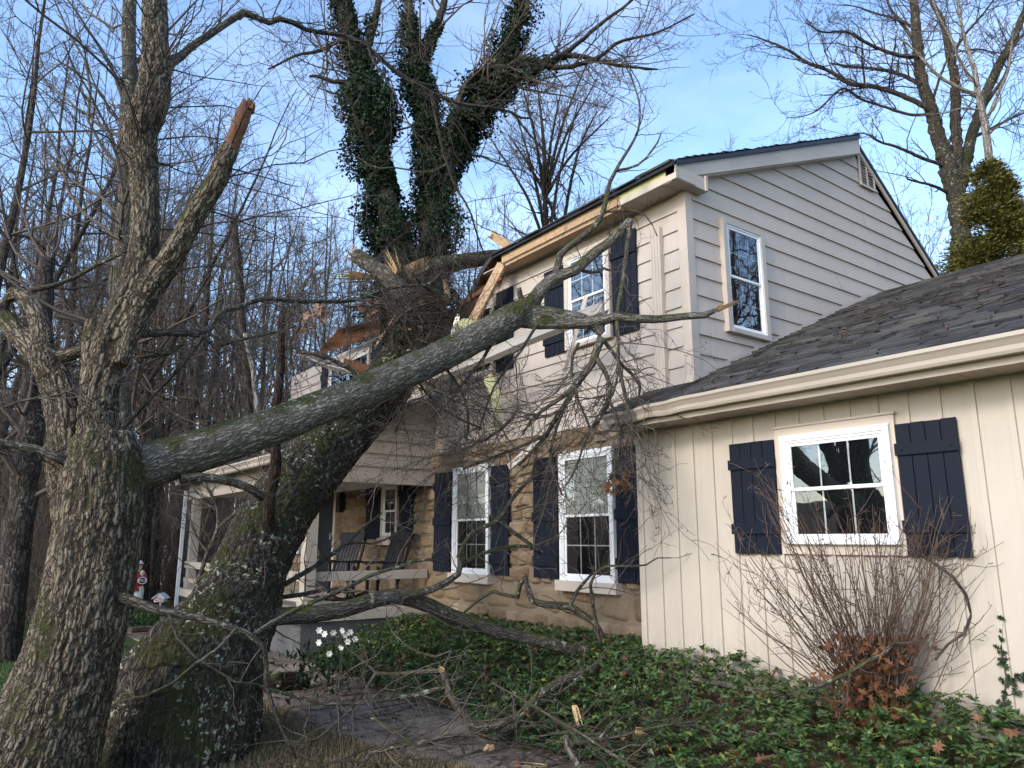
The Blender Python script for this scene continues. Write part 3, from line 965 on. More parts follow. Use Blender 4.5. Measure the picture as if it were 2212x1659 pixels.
# ---------------- stone wall
def stone_wall(y0, y1, z0, z1, holes=()):
    mb = MB(); Vs, Qs, Ts, n = [], [], [], 0
    z = z0
    while z < z1 - .03:
        h = random.choice((.16, .2, .24, .28, .34))
        if z + h > z1 - .1: h = z1 - z
        y = y0
        while y < y1 - .02:
            w = h * random.uniform(.9, 2.5)
            w = min(max(w, .17), .62)
            if y + w > y1 - .12: w = y1 - y
            sub = [(y, z, w, h)]
            if h > .22 and random.random() < .35:
                k = random.uniform(.4, .6); sub = [(y, z, w, h * k), (y, z + h * k, w, h * (1 - k))]
            for (a, b, ww, hh) in sub:
                cy, cz = a + ww / 2, b + hh / 2
                if any(p[0] < cy < p[1] and p[2] < cz < p[3] for p in holes): continue
                m = 9
                u, v_ = np.meshgrid(np.linspace(-1, 1, m), np.linspace(-1, 1, m), indexing='ij')
                g = .008
                su, sv = ww / 2 - g, hh / 2 - g
                # rounded, irregular outline
                rr = (np.abs(u) ** 9 + np.abs(v_) ** 9) ** (1 / 9)
                k = 1 / np.maximum(rr / np.maximum(np.maximum(np.abs(u), np.abs(v_)), 1e-6), 1)
                Y, Z = cy + u * k * su, cz + v_ * k * sv
                pp = np.stack([Y * 5, Z * 5, np.zeros_like(Y)], -1)
                Y += (vnoise(pp, 3) - .5) * .055
                Z += (vnoise(pp, 8) - .5) * .055
                e = np.minimum(1 - np.abs(u), 1 - np.abs(v_))
                dp = .036 * np.clip(e * 5, 0, 1) ** .5 + .03 * random.random() + (fbm(np.stack([Y * 9, Z * 9, Y * 0 + n * .01], -1), 3, 4) - .5) * .035 * np.clip(e * 4, 0, 1)
                dp = np.where(e < 1e-6, -.02, dp)
                X = XF - dp
                V = np.stack([X, Y, Z], -1).reshape(-1, 3)
                i = (np.arange(m - 1)[:, None] * m + np.arange(m - 1)[None]).ravel()
                Qs.append(np.stack([i, i + 1, i + m + 1, i + m], -1) + n)
                Vs.append(V); Ts.append(np.full(len(V), random.random())); n += len(V)
            y += w
        z += h
    me = mkmesh('stone_wall', np.concatenate(Vs), np.concatenate(Qs), True)
    fattr(me, 'tint', np.concatenate(Ts))
    o = link('stone_wall', me, house, M['stone'])
    k = MB(); k.box(XF - .012, XF + .02, y0, y1, z0, z1); k.build('mortar', M['mortar'], o)
stone_wall(YG + .02, YEND, -.05, S0 - .02, [(6.1, 7.04, 1.15, 2.6), (8.56, 9.49, 1.15, 2.6), (11.24, 11.83, 1.66, 2.5), (13.9, 14.7, .7, 2.5), (15.7, 16.6, 1.35, 2.45)])

# ---------------- garage wing
WX0, WZ0 = 5.2, 2.85
WRX = 9.9
WSL = .4426
WY1 = 5.46
w = MB()
w.box(XW, 9.5, -6, WY1, -.1, 2.72)
w.build('wing_core', M['wing'], house)
b = MB()
sp = (3.577 - 2.433) / 5
y = 3.577 + sp * 8
while y > -5.8:
    if y < WY1 - .05:
        b.prism([(XW + .001, y - .021, .12), (XW - .019, y - .019, .12), (XW - .019, y + .019, .12), (XW + .001, y + .021, .12)], (0, 0, .12), (0, 0, 2.70))
    y -= sp
b.box(XW - .014, XW + .001, WY1 - .07, WY1 + .004, .12, 2.7)
b.box(XW - .014, XW + .0005, -5.9, WY1 - .07, .10, .12)
b.build('wing_batten', M['wing'], house)
f = MB()
f.box(XW - .03, XW + .02, -6, WY1 + .002, -.1, .115)
f.build('wing_sill', M['trim_g'], house)
# soffit + gutter
s = MB()
groove(s, 5.285, XW + .02, -6, WY1 + .12, 2.70, 2.72, .19)
s.box(5.27, 5.285, -6, WY1 + .12, 2.69, 2.85)
s.build('wing_soffit', M['soffit'], house)
def k_gutter(L, bend=None):
    """K-style profile, local coords: u depth outwards, z"""
    return [(0, .0), (.075, .0), (.085, .02), (.088, .05), (.112, .085), (.125, .098), (.125, .122), (.108, .124), (.108, .118)]
def gutter_mesh(pts, out, up=(0, 0, 1), seg=40, dent=None):
    """sweep the profile along pts[0]->pts[1]"""
    p0, p1 = map(lambda q: np.asarray(q, float), pts)
    out, up = np.asarray(out, float), np.asarray(up, float)
    prof = k_gutter(0)
    inner = [(a - .004 if i > 1 else a, z + .004) for i, (a, z) in reversed(list(enumerate(prof[:-1])))]
    full = prof + inner + [(0, .12)]
    V, F = [], []
    n = len(full)
    for s_ in range(seg + 1):
        t_ = s_ / seg
        c_ = p0 + (p1 - p0) * t_
        for a, z in full:
            q = c_ + out * a + up * z
            if dent is not None: q = q + np.asarray(dent(t_, a, z))
            V.append(q)
    for s_ in range(seg):
        for i in range(n):
            j = (i + 1) % n
            F.append((s_ * n + i, s_ * n + j, s_ * n + n + j, s_ * n + n + i))
    F.append(tuple(range(len(prof) - 1)))
    F.append(tuple(seg * n + i for i in range(len(prof) - 1)))
    return V, F
def dent(t_, a, z):
    k = math.exp(-((t_ - .0) / .06) ** 2)
    rip = .012 * sin(t_ * 150) * math.exp(-(t_ / .09) ** 2)
    return (.02 * k * (a / .1) + rip * (z > .04), 0, -.035 * k * (a / .12) + rip)
g = MB()
V, F = gutter_mesh(((5.268, WY1 - .0, 2.742), (5.268, -6, 2.742)), (-1, 0, 0), seg=120, dent=dent)
g.add(V, F)
g.build('gutter', M['gutter'], house, smooth=False)
# roof of the wing
wsl = nrm(np.array([1, 0, WSL])); wn = np.array([-wsl[2], 0, wsl[0]])
r = MB()
r.prism([(WX0 - .0, -6, WZ0 + .0), (WRX, -6, WZ0 + WSL * (WRX - WX0)), (WRX, -6, WZ0 + WSL * (WRX - WX0) - .06), (WX0, -6, WZ0 - .02)], (0, -6, 0), (0, YG - .02, 0))
r.prism([(WX0 - .0, YG - .02, WZ0 + .0), (XF - .03, YG - .02, WZ0 + WSL * (XF - .03 - WX0)), (XF - .03, YG - .02, WZ0 + WSL * (XF - .03 - WX0) - .06), (WX0, YG - .02, WZ0 - .02)], (0, YG - .02, 0), (0, WY1 + .06, 0))
r.prism([(WRX, -6, WZ0 + WSL * (WRX - WX0)), (14, -6, 3.0), (14, -6, 2.94), (WRX, -6, WZ0 + WSL * (WRX - WX0) - .06)], (0, -6, 0), (0, YG - .02, 0))
def wclip(u, v_):
    y_ = -6 + u
    return y_ < YG - .01 or v_ * wsl[0] + WX0 < XF - .12
V, Q = shingles((WX0 - .02, -6, WZ0 - .004), (0, 1, 0), wsl, wn, WY1 + 6.04, (WRX - WX0) / wsl[0], clip=wclip)
r.add(V, Q, 1)
r.build('wing_roof', [M['black'], M['shingle']], house)
# step flashing along the gable wall
f = MB()
n = 30
for i in range(n):
    xa, xb = XF - .02 + (WRX - XF) * i / n, XF - .02 + (WRX - XF) * (i + 1) / n
    za, zb = WZ0 + WSL * (xa - WX0), WZ0 + WSL * (xb - WX0)
    f.add([(xa, YG - .026, za), (xb, YG - .026, zb), (xb, YG - .026, zb + .055), (xa, YG - .026, za + .065), (xa, YG - .022, za), (xb, YG - .022, zb), (xb, YG - .022, zb + .055), (xa, YG - .022, za + .065)], [(0, 1, 2, 3), (3, 2, 6, 7), (4, 7, 6, 5)])
f.build('flashing', M['trim_g'], house)
window('wing', 2.785, 3.725, 1.56, 2.46, casing='white', cw=.048, cols=3, rows=(1, 1), lift=.0)
cs = MB()
fw = frame_axes('wing')
for a in ((2.755, 2.785, 1.48, 2.53), (3.725, 3.79, 1.48, 2.53)): wbox(cs, fw, *a, 0, .035)
wbox(cs, fw, 2.785, 3.725, 2.46, 2.53, 0, .035)
wbox(cs, fw, 2.74, 3.80, 2.53, 2.55, 0, .05)
wbox(cs, fw, 2.785, 3.725, 1.48, 1.56, 0, .035)
cs.build('window_trim', M['trim'], house, bevel=.003)
shutter('wing', 2.315, 2.75, 1.475, 2.45, battens=(.22, .80))
shutter('wing', 3.80, 4.265, 1.475, 2.45, battens=(.22, .80))

# ---------------- porch
PY0, PY1, PX0 = 10.2, 17.0, 3.95
DECK = .62
p = MB()
p.box(PX0 - .1, XF - .05, PY0, PY1, DECK - .14, DECK)
p.build('porch_floor', M['trim'], house)
p = MB(); p.box(PX0 + .02, XF - .03, PY0 + .05, PY1, -.1, DECK - .14); p.build('porch_base', M['grey'], house)
for y0 in (PY0, 13.2, PY1 - .4):
    p = MB()
    p.box(PX0 + .01, PX0 + .18, y0, y0 + .17, DECK, 2.47)
    p.box(PX0 - .01, PX0 + .2, y0 - .02, y0 + .19, DECK + .001, DECK + .14)
    if y0 != 13.2: p.build('porch_post', M['trim'], house, bevel=.005)
p = MB()
p.box(PX0 + .19, XF - .06, PY0 + .05, PY0 + .1, 1.02, 1.15)
p.box(PX0 + .03, PX0 + .09, PY0 + .2, PY1, 1.02, 1.15)
p.box(PX0 + .03, PX0 + .09, PY0 + .2, PY1, .74, .82)
p.build('porch_rail', M['trim'], house, bevel=.004)
laps(0, 0, 2.47, 3.75, .20, PY0, 'y', lambda z, zt: [(PX0 + max(0, (z - 2.83) / .482), XF - .03, PX0 + max(0, (zt - 2.83) / .482), XF - .03)] if zt < 3.74 else [(PX0 + (z - 2.83) / .482, XF - .03, XF - .04, XF - .03)]).build('porch_siding', M['siding_shade'], house)
p = MB()
p.box(PX0, XF - .03, PY0 + .02, PY0 + .1, 2.42, 2.8)
p.box(PX0 - .012, XF - .03, PY0 - .022, PY0 + .02, 2.42, 2.468)
p.box(PX0, PX0 + .18, PY0 + .1, PY1, 2.42, 2.8)
p.build('porch_beam', M['trim_g'], house)
p = MB(); p.box(PX0 + .18, XF - .03, PY0 + .1, PY1, 2.5, 2.53); p.build('porch_ceiling', M['white_ceil'], house)
p = MB()
p.prism([(PX0 - .2, PY0 - .08, 2.78), (XF - .03, PY0 - .08, 3.80), (XF - .03, PY0 - .08, 3.85), (PX0 - .2, PY0 - .08, 2.84)], (0, PY0 - .08, 0), (0, PY1 + .1, 0))
ps = nrm(np.array([1, 0, .482]))
V, Q = shingles((PX0 - .22, PY0 - .1, 2.835), (0, 1, 0), ps, (-ps[2], 0, ps[0]), PY1 - PY0 + .2, 2.3)
p.add(V, Q, 1)
p.build('porch_roof', [M['trim_g'], M['shingle']], house)
p = MB()
V, F = gutter_mesh(((PX0 - .2, PY0 - .05, 2.72), (PX0 - .2, PY1 + .05, 2.72)), (-1, 0, 0), seg=10)
p.add(V, F)
p.build('porch_gutter', M['trim'], house)
p = MB()
p.box(PX0 - .16, PX0 - .1, PY1 - .32, PY1 - .24, .1, 2.6)
p.build('porch_downspout', M['white'], house)
# ------------------------------------------------------------------ bark bodies: fused limbs with furrows
def bark_body(name, lines, mat, parent, vox=.02, amp=.012, fscale=1.0, lump=.02, smooth=6, k=20, ridge_aniso=.22, seed=1):
    """lines: list of (P,R). Tubes are fused by a voxel remesh, smoothed, then furrowed along their length."""
    mb = MB()
    skel, srad, sid, slen = [], [], [], []
    for li, (P, R) in enumerate(lines):
        V, Q = tubes(P[None], R[None], k)
        n = len(P)
        F = [tuple(q) for q in Q] + [tuple(range(k - 1, -1, -1)), tuple((n - 1) * k + i for i in range(k))]
        mb.add(V, F)
        s = np.concatenate([[0], np.cumsum(np.linalg.norm(np.diff(P, axis=0), axis=1))])
        skel.append(P); srad.append(R); sid.append(np.full(n, li)); slen.append(s)
    o = mb.build(name, mat, None)
    m = o.modifiers.new('r', 'REMESH'); m.mode = 'VOXEL'; m.voxel_size = vox
    m = o.modifiers.new('s', 'SMOOTH'); m.factor = .5; m.iterations = smooth
    dg = bpy.context.evaluated_depsgraph_get()
    ev = o.evaluated_get(dg)
    me = bpy.data.meshes.new_from_object(ev)
    old = o.data
    bpy.data.objects.remove(o)
    bpy.data.meshes.remove(old)
    me.name = name
    nv = len(me.vertices)
    co = np.empty(nv * 3, np.float32); me.vertices.foreach_get('co', co); co = co.reshape(-1, 3).astype(float)
    no = np.empty(nv * 3, np.float32); me.vertices.foreach_get('normal', no); no = no.reshape(-1, 3).astype(float)
    SP, SR = np.concatenate(skel), np.concatenate(srad)
    SL_ = np.concatenate(slen); SI = np.concatenate(sid)
    ST = np.concatenate([nrm(np.gradient(p, axis=0)) for p in skel])
    near = np.empty(nv, int)
    for a in range(0, nv, 4000):
        d = np.linalg.norm(co[a:a + 4000, None] - SP[None], axis=2) - SR[None]
        near[a:a + 4000] = d.argmin(1)
    T = ST[near]
    rel = co - SP[near]
    al = (rel * T).sum(1)
    ax = SL_[near] + al
    rv = rel - T * al[:, None]
    bk = nrm(rv) * np.maximum(SR[near], .03)[:, None]
    # local frame: rotate so that the across vector is measured in the limb's own frame
    ref = np.where(np.abs(T[:, 2:3]) < .85, np.array([[0, 0, 1.]]), np.array([[1., 0, 0]]))
    A = nrm(np.cross(T, ref)); C = np.cross(T, A)
    q = np.stack([(bk * A).sum(1), (bk * C).sum(1), ax + SI[near] * 7.3], 1)
    big = np.clip((SR[near] - .02) / .10, 0, 1)
    w = q * np.array([1, 1, ridge_aniso]) * 42 * fscale
    w2 = w + (np.stack([fbm(q * 9, 2, seed + 5), fbm(q * 9 + 31, 2, seed + 6), fbm(q * 9 + 77, 2, seed + 9)], 1) - .5) * 2.2
    r1 = 1 - np.abs(2 * vnoise(w2, seed) - 1)
    r2 = 1 - np.abs(2 * vnoise(w2 * 2.1 + 9, seed + 2) - 1)
    fur = np.clip(1 - (.65 * r1 ** 3 + .35 * r2 ** 3) * 1.25, 0, 1)
    lmp = fbm(co * 4.5, 3, seed + 7) - .5
    co2 = co + no * ((fur - .75) * amp * big * 1.6 + lmp * lump * (.3 + big))[:, None]
    me.vertices.foreach_set('co', co2.astype(np.float32).ravel())
    me.polygons.foreach_set('use_smooth', np.full(len(me.polygons), True))
    fattr(me, 'furrow', 1 - (1 - fur) * (.25 + .75 * big))
    vattr(me, 'bk', q)
    me.update()
    me.materials.clear()
    return link(name, me, parent, mat)

def tube_obj(name, lines, mat, parent, k=10, knots=.06):
    """thin limbs: joined tubes with closed taper"""
    parts, bk = [], []
    for P, R in lines:
        R = R * (1 + knots * (rng.random(len(R)) - .4))
        P = P + rng.normal(size=P.shape) * R[:, None] * .10
        P2 = np.concatenate([P, P[-1:] + (P[-1:] - P[-2:-1]) * .02])
        R2 = np.concatenate([R, [R[-1] * .05]])
        V, Q = tubes(P2[None], R2[None], k)
        s = np.concatenate([[0], np.cumsum(np.linalg.norm(np.diff(P2, axis=0), axis=1))])
        an = np.arange(k) * 2 * pi / k
        q = np.stack([np.cos(an)[None, :] * np.maximum(R2, .02)[:, None], np.sin(an)[None, :] * np.maximum(R2, .02)[:, None], np.repeat(s[:, None], k, 1) + random.random() * 9], -1).reshape(-1, 3)
        parts.append((V, Q)); bk.append(q)
    V, Q = join(parts)
    me = mkmesh(name, V, Q, True)
    vattr(me, 'bk', np.concatenate(bk))
    fattr(me, 'furrow', np.ones(len(V)))
    return link(name, me, parent, mat)

def twig_obj(name, sets, mat, parent, k=4):
    V, Q = join([tubes(P, R, k) for P, R in sets if len(P)])
    return link(name, mkmesh(name, V, Q, True), parent, mat)

def twiggery(lines, counts, first=(.4, 1.2), trop=(0, 0, .1), r0=.5, spur=True, curl=.22, ang=(30, 75), M=10, rmin=.0021, t0=.12, rmax=.0075):
    """levels of side shoots over traced limbs"""
    P, R = trisect([l[0] for l in lines], [l[1] for l in lines], M)
    sets = []
    for lv, n in enumerate(counts):
        if lv == 0:
            C = sprout(P, R, n, ang, rr=r0, lens=first, trop=trop, curl=curl, N=8, t0=t0, rmin=rmin * 1.5, rmax=rmax)
        else:
            C = sprout(P, R, n, ang, (.28, .62), rr=.62, trop=trop, curl=curl, N=6, t0=.12, rmin=rmin)
        sets.append(C)
        P, R = C
    if spur:
        allP = np.concatenate([trisect(s[0], s[1], 5)[0] for s in sets[-2:]]) if len(sets) > 1 else trisect(*sets[0], 5)[0]
        allR = np.full(allP.shape[:2], .002)
        n = int(len(allP) * .6)
        sets.append(sprout(allP, allR, n, (50, 90), rr=1, lens=(.015, .05), trop=(0, 0, .1), curl=.2, N=3, rmin=.0022, tip=1.25))
    return sets

def splinters(mb, c, d, L, w, n, spread=.25, th=.35):
    """ragged fan of split wood from c along d"""
    d = nrm(np.asarray(d, float))
    a = nrm(np.cross(d, [.3, .2, 1.0])); b = np.cross(d, a)
    for i in range(n):
        u, v_ = random.uniform(-1, 1), random.uniform(-1, 1)
        base = np.asarray(c) + (a * u + b * v_) * w * .42
        tip = base + d * L * random.uniform(.3, 1) + (a * u + b * v_) * spread * L * random.uniform(0, 1)
        s = w * random.uniform(.10, .28)
        e1 = nrm(np.cross(tip - base, b + .2 * a)); e2 = nrm(np.cross(tip - base, e1))
        V = []
        for t_, k in ((0, 1), (.55, .8), (1, .08)):
            q = base + (tip - base) * t_
            V += [q + e1 * s * k, q + e2 * s * k * th, q - e1 * s * k, q - e2 * s * k * th]
        F = [(r * 4 + i_, r * 4 + (i_ + 1) % 4, r * 4 + 4 + (i_ + 1) % 4, r * 4 + 4 + i_) for r in range(2) for i_ in range(4)] + [(8, 9, 10, 11)]
        mb.add(V, F, 0, random.random())

# ================================================================== the standing, storm-torn tree on the left
lt = thing('torn_tree', 'large mossy tree at left with torn limbs and one long bough reaching toward the house', 'tree', at(110, 1659, 5.0) * [1, 1, 0])
trunk = trace([(20, 1900, 420), (55, 1700, 320), (95, 1590, 262), (150, 1440, 212), (186, 1300, 196), (208, 1180, 190), (222, 1080, 188), (226, 1000, 176), (224, 940, 130)], 4.95, 5.0, ws=.93)
stemA = trace([(228, 1040, 130), (216, 950, 105), (212, 890, 94), (216, 840, 92), (232, 780, 90), (252, 715, 96), (285, 640, 92), (305, 575, 78), (314, 500, 68), (314, 420, 66), (308, 340, 72), (303, 290, 82), (318, 245, 84), (334, 190, 80), (335, 120, 66), (334, 40, 62), (333, -60, 58)], 5.0, 5.05, ws=.88)
stemR = trace([(262, 790, 46), (282, 720, 50), (305, 660, 54), (330, 600, 60)], 4.95, 5.0, ws=.88)
stubT = trace([(200, 900, 60), (198, 800, 50), (200, 720, 46), (204, 690, 40)], 5.15, 5.2, ws=.88)
stemB = trace([(300, 660, 70), (335, 606, 64), (370, 560, 60), (400, 505, 58), (432, 445, 56), (465, 395, 54), (486, 345, 50), (500, 315, 46)], 5.0, 4.9, ws=.88)
stemB2 = trace([(496, 325, 44), (512, 285, 40), (527, 243, 36), (530, 234, 33)], 4.9, 4.88, ws=.88)
back = trace([(175, 1120, 120), (152, 1010, 108), (146, 930, 92), (134, 862, 84), (116, 815, 76), (94, 770, 70)], 5.2, 5.3, ws=.88)
backL = trace([(98, 780, 56), (60, 742, 54), (20, 700, 50), (-40, 650, 46)], 5.3, 5.5, ws=.88)
backR = trace([(94, 775, 52), (92, 720, 50), (80, 680, 44), (62, 646, 40), (34, 632, 36), (10, 650, 30), (4, 672, 26), (30, 690, 20)], 5.3, 5.5, ws=.88)
backM = trace([(108, 790, 46), (140, 772, 36), (175, 757, 30), (215, 748, 26)], 5.3, 5.35, ws=.88)
LIMB = [(236, 1052, 96), (276, 1020, 106), (330, 1000, 104), (420, 978, 94), (500, 950, 88), (587, 922, 82), (700, 878, 76), (780, 848, 74), (850, 815, 72), (930, 780, 70), (1000, 745, 66), (1060, 712, 62), (1105, 685, 58), (1148, 662, 50)]
limb = trace(LIMB, 5.0, 7.0)
E1 = trace([(1138, 668, 38), (1160, 640, 32), (1180, 612, 29), (1210, 595, 26), (1240, 586, 25), (1276, 552, 24), (1303, 533, 23), (1330, 512, 22), (1350, 488, 20), (1363, 474, 17)], 7.0, 7.05)
E3 = trace([(1110, 680, 40), (1165, 676, 36), (1220, 684, 30), (1262, 690, 28), (1290, 706, 26), (1302, 722, 22)], 6.95, 7.05)
E2 = trace([(1105, 688, 30), (1150, 697, 30), (1206, 697, 28), (1276, 697, 26), (1332, 685, 22), (1380, 689, 20), (1430, 689, 18), (1480, 683, 17), (1528, 680, 16), (1545, 670, 13)], 6.95, 7.1)
bark_body('trunk', [trunk, stemA, stemR, stubT, stemB, back, backL, backR, backM], M['bark_l'], lt, vox=.0155, amp=.014, seed=3, ridge_aniso=.11)
bark_body('broken_stub', [stemB2], M['redwood'], lt, vox=.012, amp=.004, seed=8)['label'] = 'bare reddish broken end of the upright limb'
bark_body('bough', [limb, E1, E3, E2], M['bark_limb'], lt, vox=.014, amp=.006, fscale=1.15, lump=.016, seed=5, ridge_aniso=.45)
mb = MB()
splinters(mb, at(530, 238, 4.88), at(536, 215, 4.88) - at(530, 238, 4.88), .09, .10, 26, .15)
mb.build('splintered_end', M['redwood'], lt)
mb = MB()
splinters(mb, at(1548, 669, 7.1), at(1612, 642, 7.15) - at(1548, 668, 7.1), .30, .05, 26, .05)
mb.build('split_tip', M['splint'], lt)['label'] = 'pale split wood at the tip of the right hand branch'

N_ = trace([(345, 152, 24), (373, 135, 18), (427, 92, 16), (475, 60, 15), (505, 39, 15), (530, 25, 15), (548, 34, 14), (569, 49, 13), (595, 46, 12), (612, 39, 13), (640, 54, 11), (676, 68, 10), (742, 77, 10), (795, 103, 10), (852, 153, 9.5), (890, 178, 9), (930, 199, 9), (994, 224, 8), (1065, 233, 7), (1111, 245, 6), (1136, 260, 5), (1152, 240, 4)], 5.0, 7.2)
N2 = trace([(1111, 247, 5), (1136, 281, 4.5), (1190, 338, 4), (1243, 370, 3), (1262, 400, 2)], 7.15, 7.6)
N3 = trace([(930, 200, 7), (938, 235, 6.5), (944, 267, 6), (954, 315, 6), (966, 356, 6), (983, 402, 5), (1015, 455, 4.5), (1030, 505, 4), (1047, 551, 3)], 6.5, 7.2)
N4 = trace([(964, 354, 4.5), (940, 370, 4), (900, 371, 4), (860, 362, 3.5), (808, 363, 3), (780, 342, 2.5), (745, 335, 2)], 6.8, 6.9)
N5 = trace([(795, 103, 5), (810, 140, 4), (835, 172, 4), (860, 220, 3.5), (885, 270, 3), (920, 330, 2.5)], 6, 6.2)
N6 = trace([(676, 68, 5), (700, 110, 4), (720, 150, 3.5), (750, 175, 3)], 5.8, 5.8)
P1 = trace([(285, 722, 20), (330, 721, 17), (380, 718, 16), (430, 722, 15), (445, 722, 14), (462, 695, 13), (480, 672, 13), (520, 662, 12), (548, 650, 11), (575, 645, 10), (600, 646, 9.5), (660, 651, 9), (744, 651, 8.5), (780, 645, 8), (814, 631, 7.5), (855, 620, 7), (900, 617, 6), (930, 612, 5), (955, 586, 4)], 5.05, 7.0)
P2 = trace([(440, 724, 9), (415, 760, 9), (377, 808, 9), (330, 855, 8), (290, 900, 7), (258, 936, 6)], 5.3, 5.5)
P3 = trace([(438, 722, 10), (450, 745, 8), (452, 752, 8), (500, 738, 7), (560, 725, 6), (640, 705, 4)], 5.3, 5.6)
P4 = trace([(395, 742, 9), (360, 765, 9), (330, 768, 8), (295, 773, 7)], 5.3, 5.3)
P5 = trace([(640, 650, 7), (650, 675, 6.5), (652, 700, 6), (630, 730, 6), (628, 760, 5), (632, 800, 4)], 5.9, 6.0)
Q1 = trace([(-60, 945, 18), (0, 958, 17), (60, 965, 18), (110, 982, 20), (150, 1000, 24)], 4.6, 4.85)
Q2 = trace([(390, 1035, 22), (440, 1030, 20), (490, 1040, 19), (540, 1055, 17), (570, 1075, 15)], 5.2, 5.6)
Q3 = trace([(66, 628, 12), (110, 618, 10), (160, 602, 9), (205, 575, 8), (250, 555, 7), (290, 535, 6)], 5.45, 5.6)
Q4 = trace([(10, 880, 7), (60, 862, 6), (110, 858, 5), (160, 840, 4), (200, 815, 3)], 4.7, 4.9)
K1 = trace([(262, 1288, 24), (310, 1305, 20), (346, 1319, 19), (410, 1332, 17), (462, 1342, 15), (510, 1358, 14), (543, 1374, 13), (566, 1390, 12), (577, 1412, 11), (574, 1440, 10.5), (575, 1475, 10), (590, 1527, 9), (612, 1580, 7), (640, 1640, 5)], 4.85, 5.3)
K2 = trace([(548, 1373, 11), (590, 1344, 11), (650, 1312, 10), (700, 1290, 9.5), (760, 1265, 9), (800, 1243, 8), (860, 1225, 7), (915, 1208, 6), (960, 1215, 4)], 5.1, 6.2)
K3 = trace([(366, 1325, 7), (388, 1385, 6), (427, 1424, 5.5), (441, 1428, 5), (470, 1450, 5), (517, 1477, 4), (560, 1478, 3)], 4.9, 5.1)
K4 = trace([(510, 1358, 7), (470, 1400, 6), (432, 1425, 5.5), (375, 1473, 5), (317, 1502, 4.5), (256, 1513, 4)], 5.0, 4.8)
K5 = trace([(517, 1477, 4), (536, 1440, 4), (560, 1404, 3.5), (567, 1395, 3)], 5.1, 5.05)
mids = [N_, N2, N3, N4, N5, N6, P1, P2, P3, P4, P5, Q1, Q2, Q3, Q4]
for b_ in mids: tube_obj('branch', [b_], M['bark_low'], lt)
for b_ in (K1, K2, K3, K4, K5): tube_obj('branch', [b_], M['bark_low'], lt)
E1b = trace([(1200, 597, 18), (1206, 560, 15), (1215, 544, 14), (1245, 520, 14), (1276, 496, 13), (1294, 475, 12), (1304, 457, 12), (1309, 430, 11), (1318, 393, 9), (1330, 370, 8), (1340, 351, 7), (1362, 315, 6), (1378, 285, 5), (1382, 250, 4.5), (1381, 220, 4), (1370, 185, 3.5), (1357, 153, 3), (1330, 120, 2)], 7.0, 7.6)
E1c = trace([(1330, 368, 6), (1358, 364, 5.5), (1385, 352, 5), (1408, 325, 4), (1425, 300, 3.5), (1428, 288, 2.5)], 7.3, 7.5)
E1d = trace([(1252, 584, 8), (1285, 588, 7), (1305, 580, 5), (1318, 585, 4)], 7.05, 7.1)
E1e = trace([(1302, 458, 6), (1330, 456, 5), (1375, 455, 4), (1400, 470, 3), (1420, 510, 2.5)], 7.2, 7.2)
V1 = trace([(1360, 482, 11), (1357, 520, 11), (1350, 570, 10.5), (1346, 602, 10), (1338, 650, 10), (1333, 690, 9.5), (1334, 730, 9), (1336, 780, 8.5), (1346, 834, 8), (1356, 878, 7), (1366, 927, 6), (1364, 989, 4.5), (1372, 1030, 3)], 7.0, 7.05)
H1 = trace([(1298, 728, 20), (1290, 756, 18), (1282, 780, 17), (1262, 808, 15), (1245, 831, 14), (1228, 860, 13), (1211, 890, 12), (1195, 915, 11), (1180, 940, 10), (1150, 975, 8), (1120, 1005, 6)], 7.0, 7.2)
H2 = trace([(1288, 775, 12), (1302, 795, 11), (1313, 815, 10), (1319, 840, 9.5), (1316, 865, 9), (1308, 890, 8), (1294, 908, 7), (1270, 935, 6), (1251, 958, 4)], 7.0, 7.1)
H3 = trace([(1270, 800, 12), (1255, 815, 11), (1232, 845, 11), (1205, 865, 10), (1180, 882, 9), (1150, 905, 7), (1128, 940, 5)], 6.95, 6.9)
H4 = trace([(1250, 740, 7), (1238, 765, 7), (1234, 800, 6.5), (1240, 825, 6), (1250, 870, 6), (1268, 905, 5), (1275, 925, 4)], 6.9, 6.95)
H5 = trace([(1305, 735, 9), (1322, 758, 8), (1340, 785, 8), (1365, 808, 7), (1380, 828, 6.5), (1384, 850, 6), (1379, 866, 4)], 7.05, 7.2)
H6 = trace([(1128, 660, 16), (1124, 640, 13), (1120, 622, 11)], 7.0, 6.95)
H7 = trace([(1060, 745, 8), (1040, 780, 7), (1010, 815, 6), (985, 850, 5), (960, 880, 4), (930, 905, 3)], 6.8, 6.8)
H8 = trace([(1160, 700, 7), (1130, 750, 6.5), (1100, 790, 6), (1070, 830, 5), (1050, 880, 4), (1035, 930, 3)], 6.9, 7.0)
H9 = trace([(1335, 800, 6), (1325, 850, 5), (1290, 900, 5), (1262, 960, 4.5), (1245, 1010, 4), (1215, 1060, 3)], 7.05, 6.9)
H10 = [trace(q, a_, b_) for q, a_, b_ in (([(900, 818, 6), (930, 860, 6), (985, 900, 5), (1040, 925, 4)], 6.6, 6.9), ([(860, 838, 6), (872, 885, 5), (852, 935, 4)], 6.4, 6.5),
    ([(960, 792, 7), (1000, 850, 6), (1012, 920, 5), (1000, 990, 4)], 6.7, 7.0), ([(1122, 880, 8), (1080, 930, 7), (1020, 962, 6), (955, 990, 4)], 7, 7.2), ([(1182, 938, 8), (1130, 962, 7), (1060, 990, 6), (1000, 1014, 4)], 7.1, 7.3),
    ([(1240, 835, 8), (1200, 930, 7), (1190, 1000, 6), (1215, 1070, 4)], 7.1, 7.1), ([(1316, 865, 7), (1340, 920, 6), (1335, 985, 5), (1310, 1050, 3)], 7.1, 7.0))]
hang = [E1b, E1c, E1d, E1e, *H10, V1, H1, H2, H3, H4, H5, H6, H7, H8, H9]
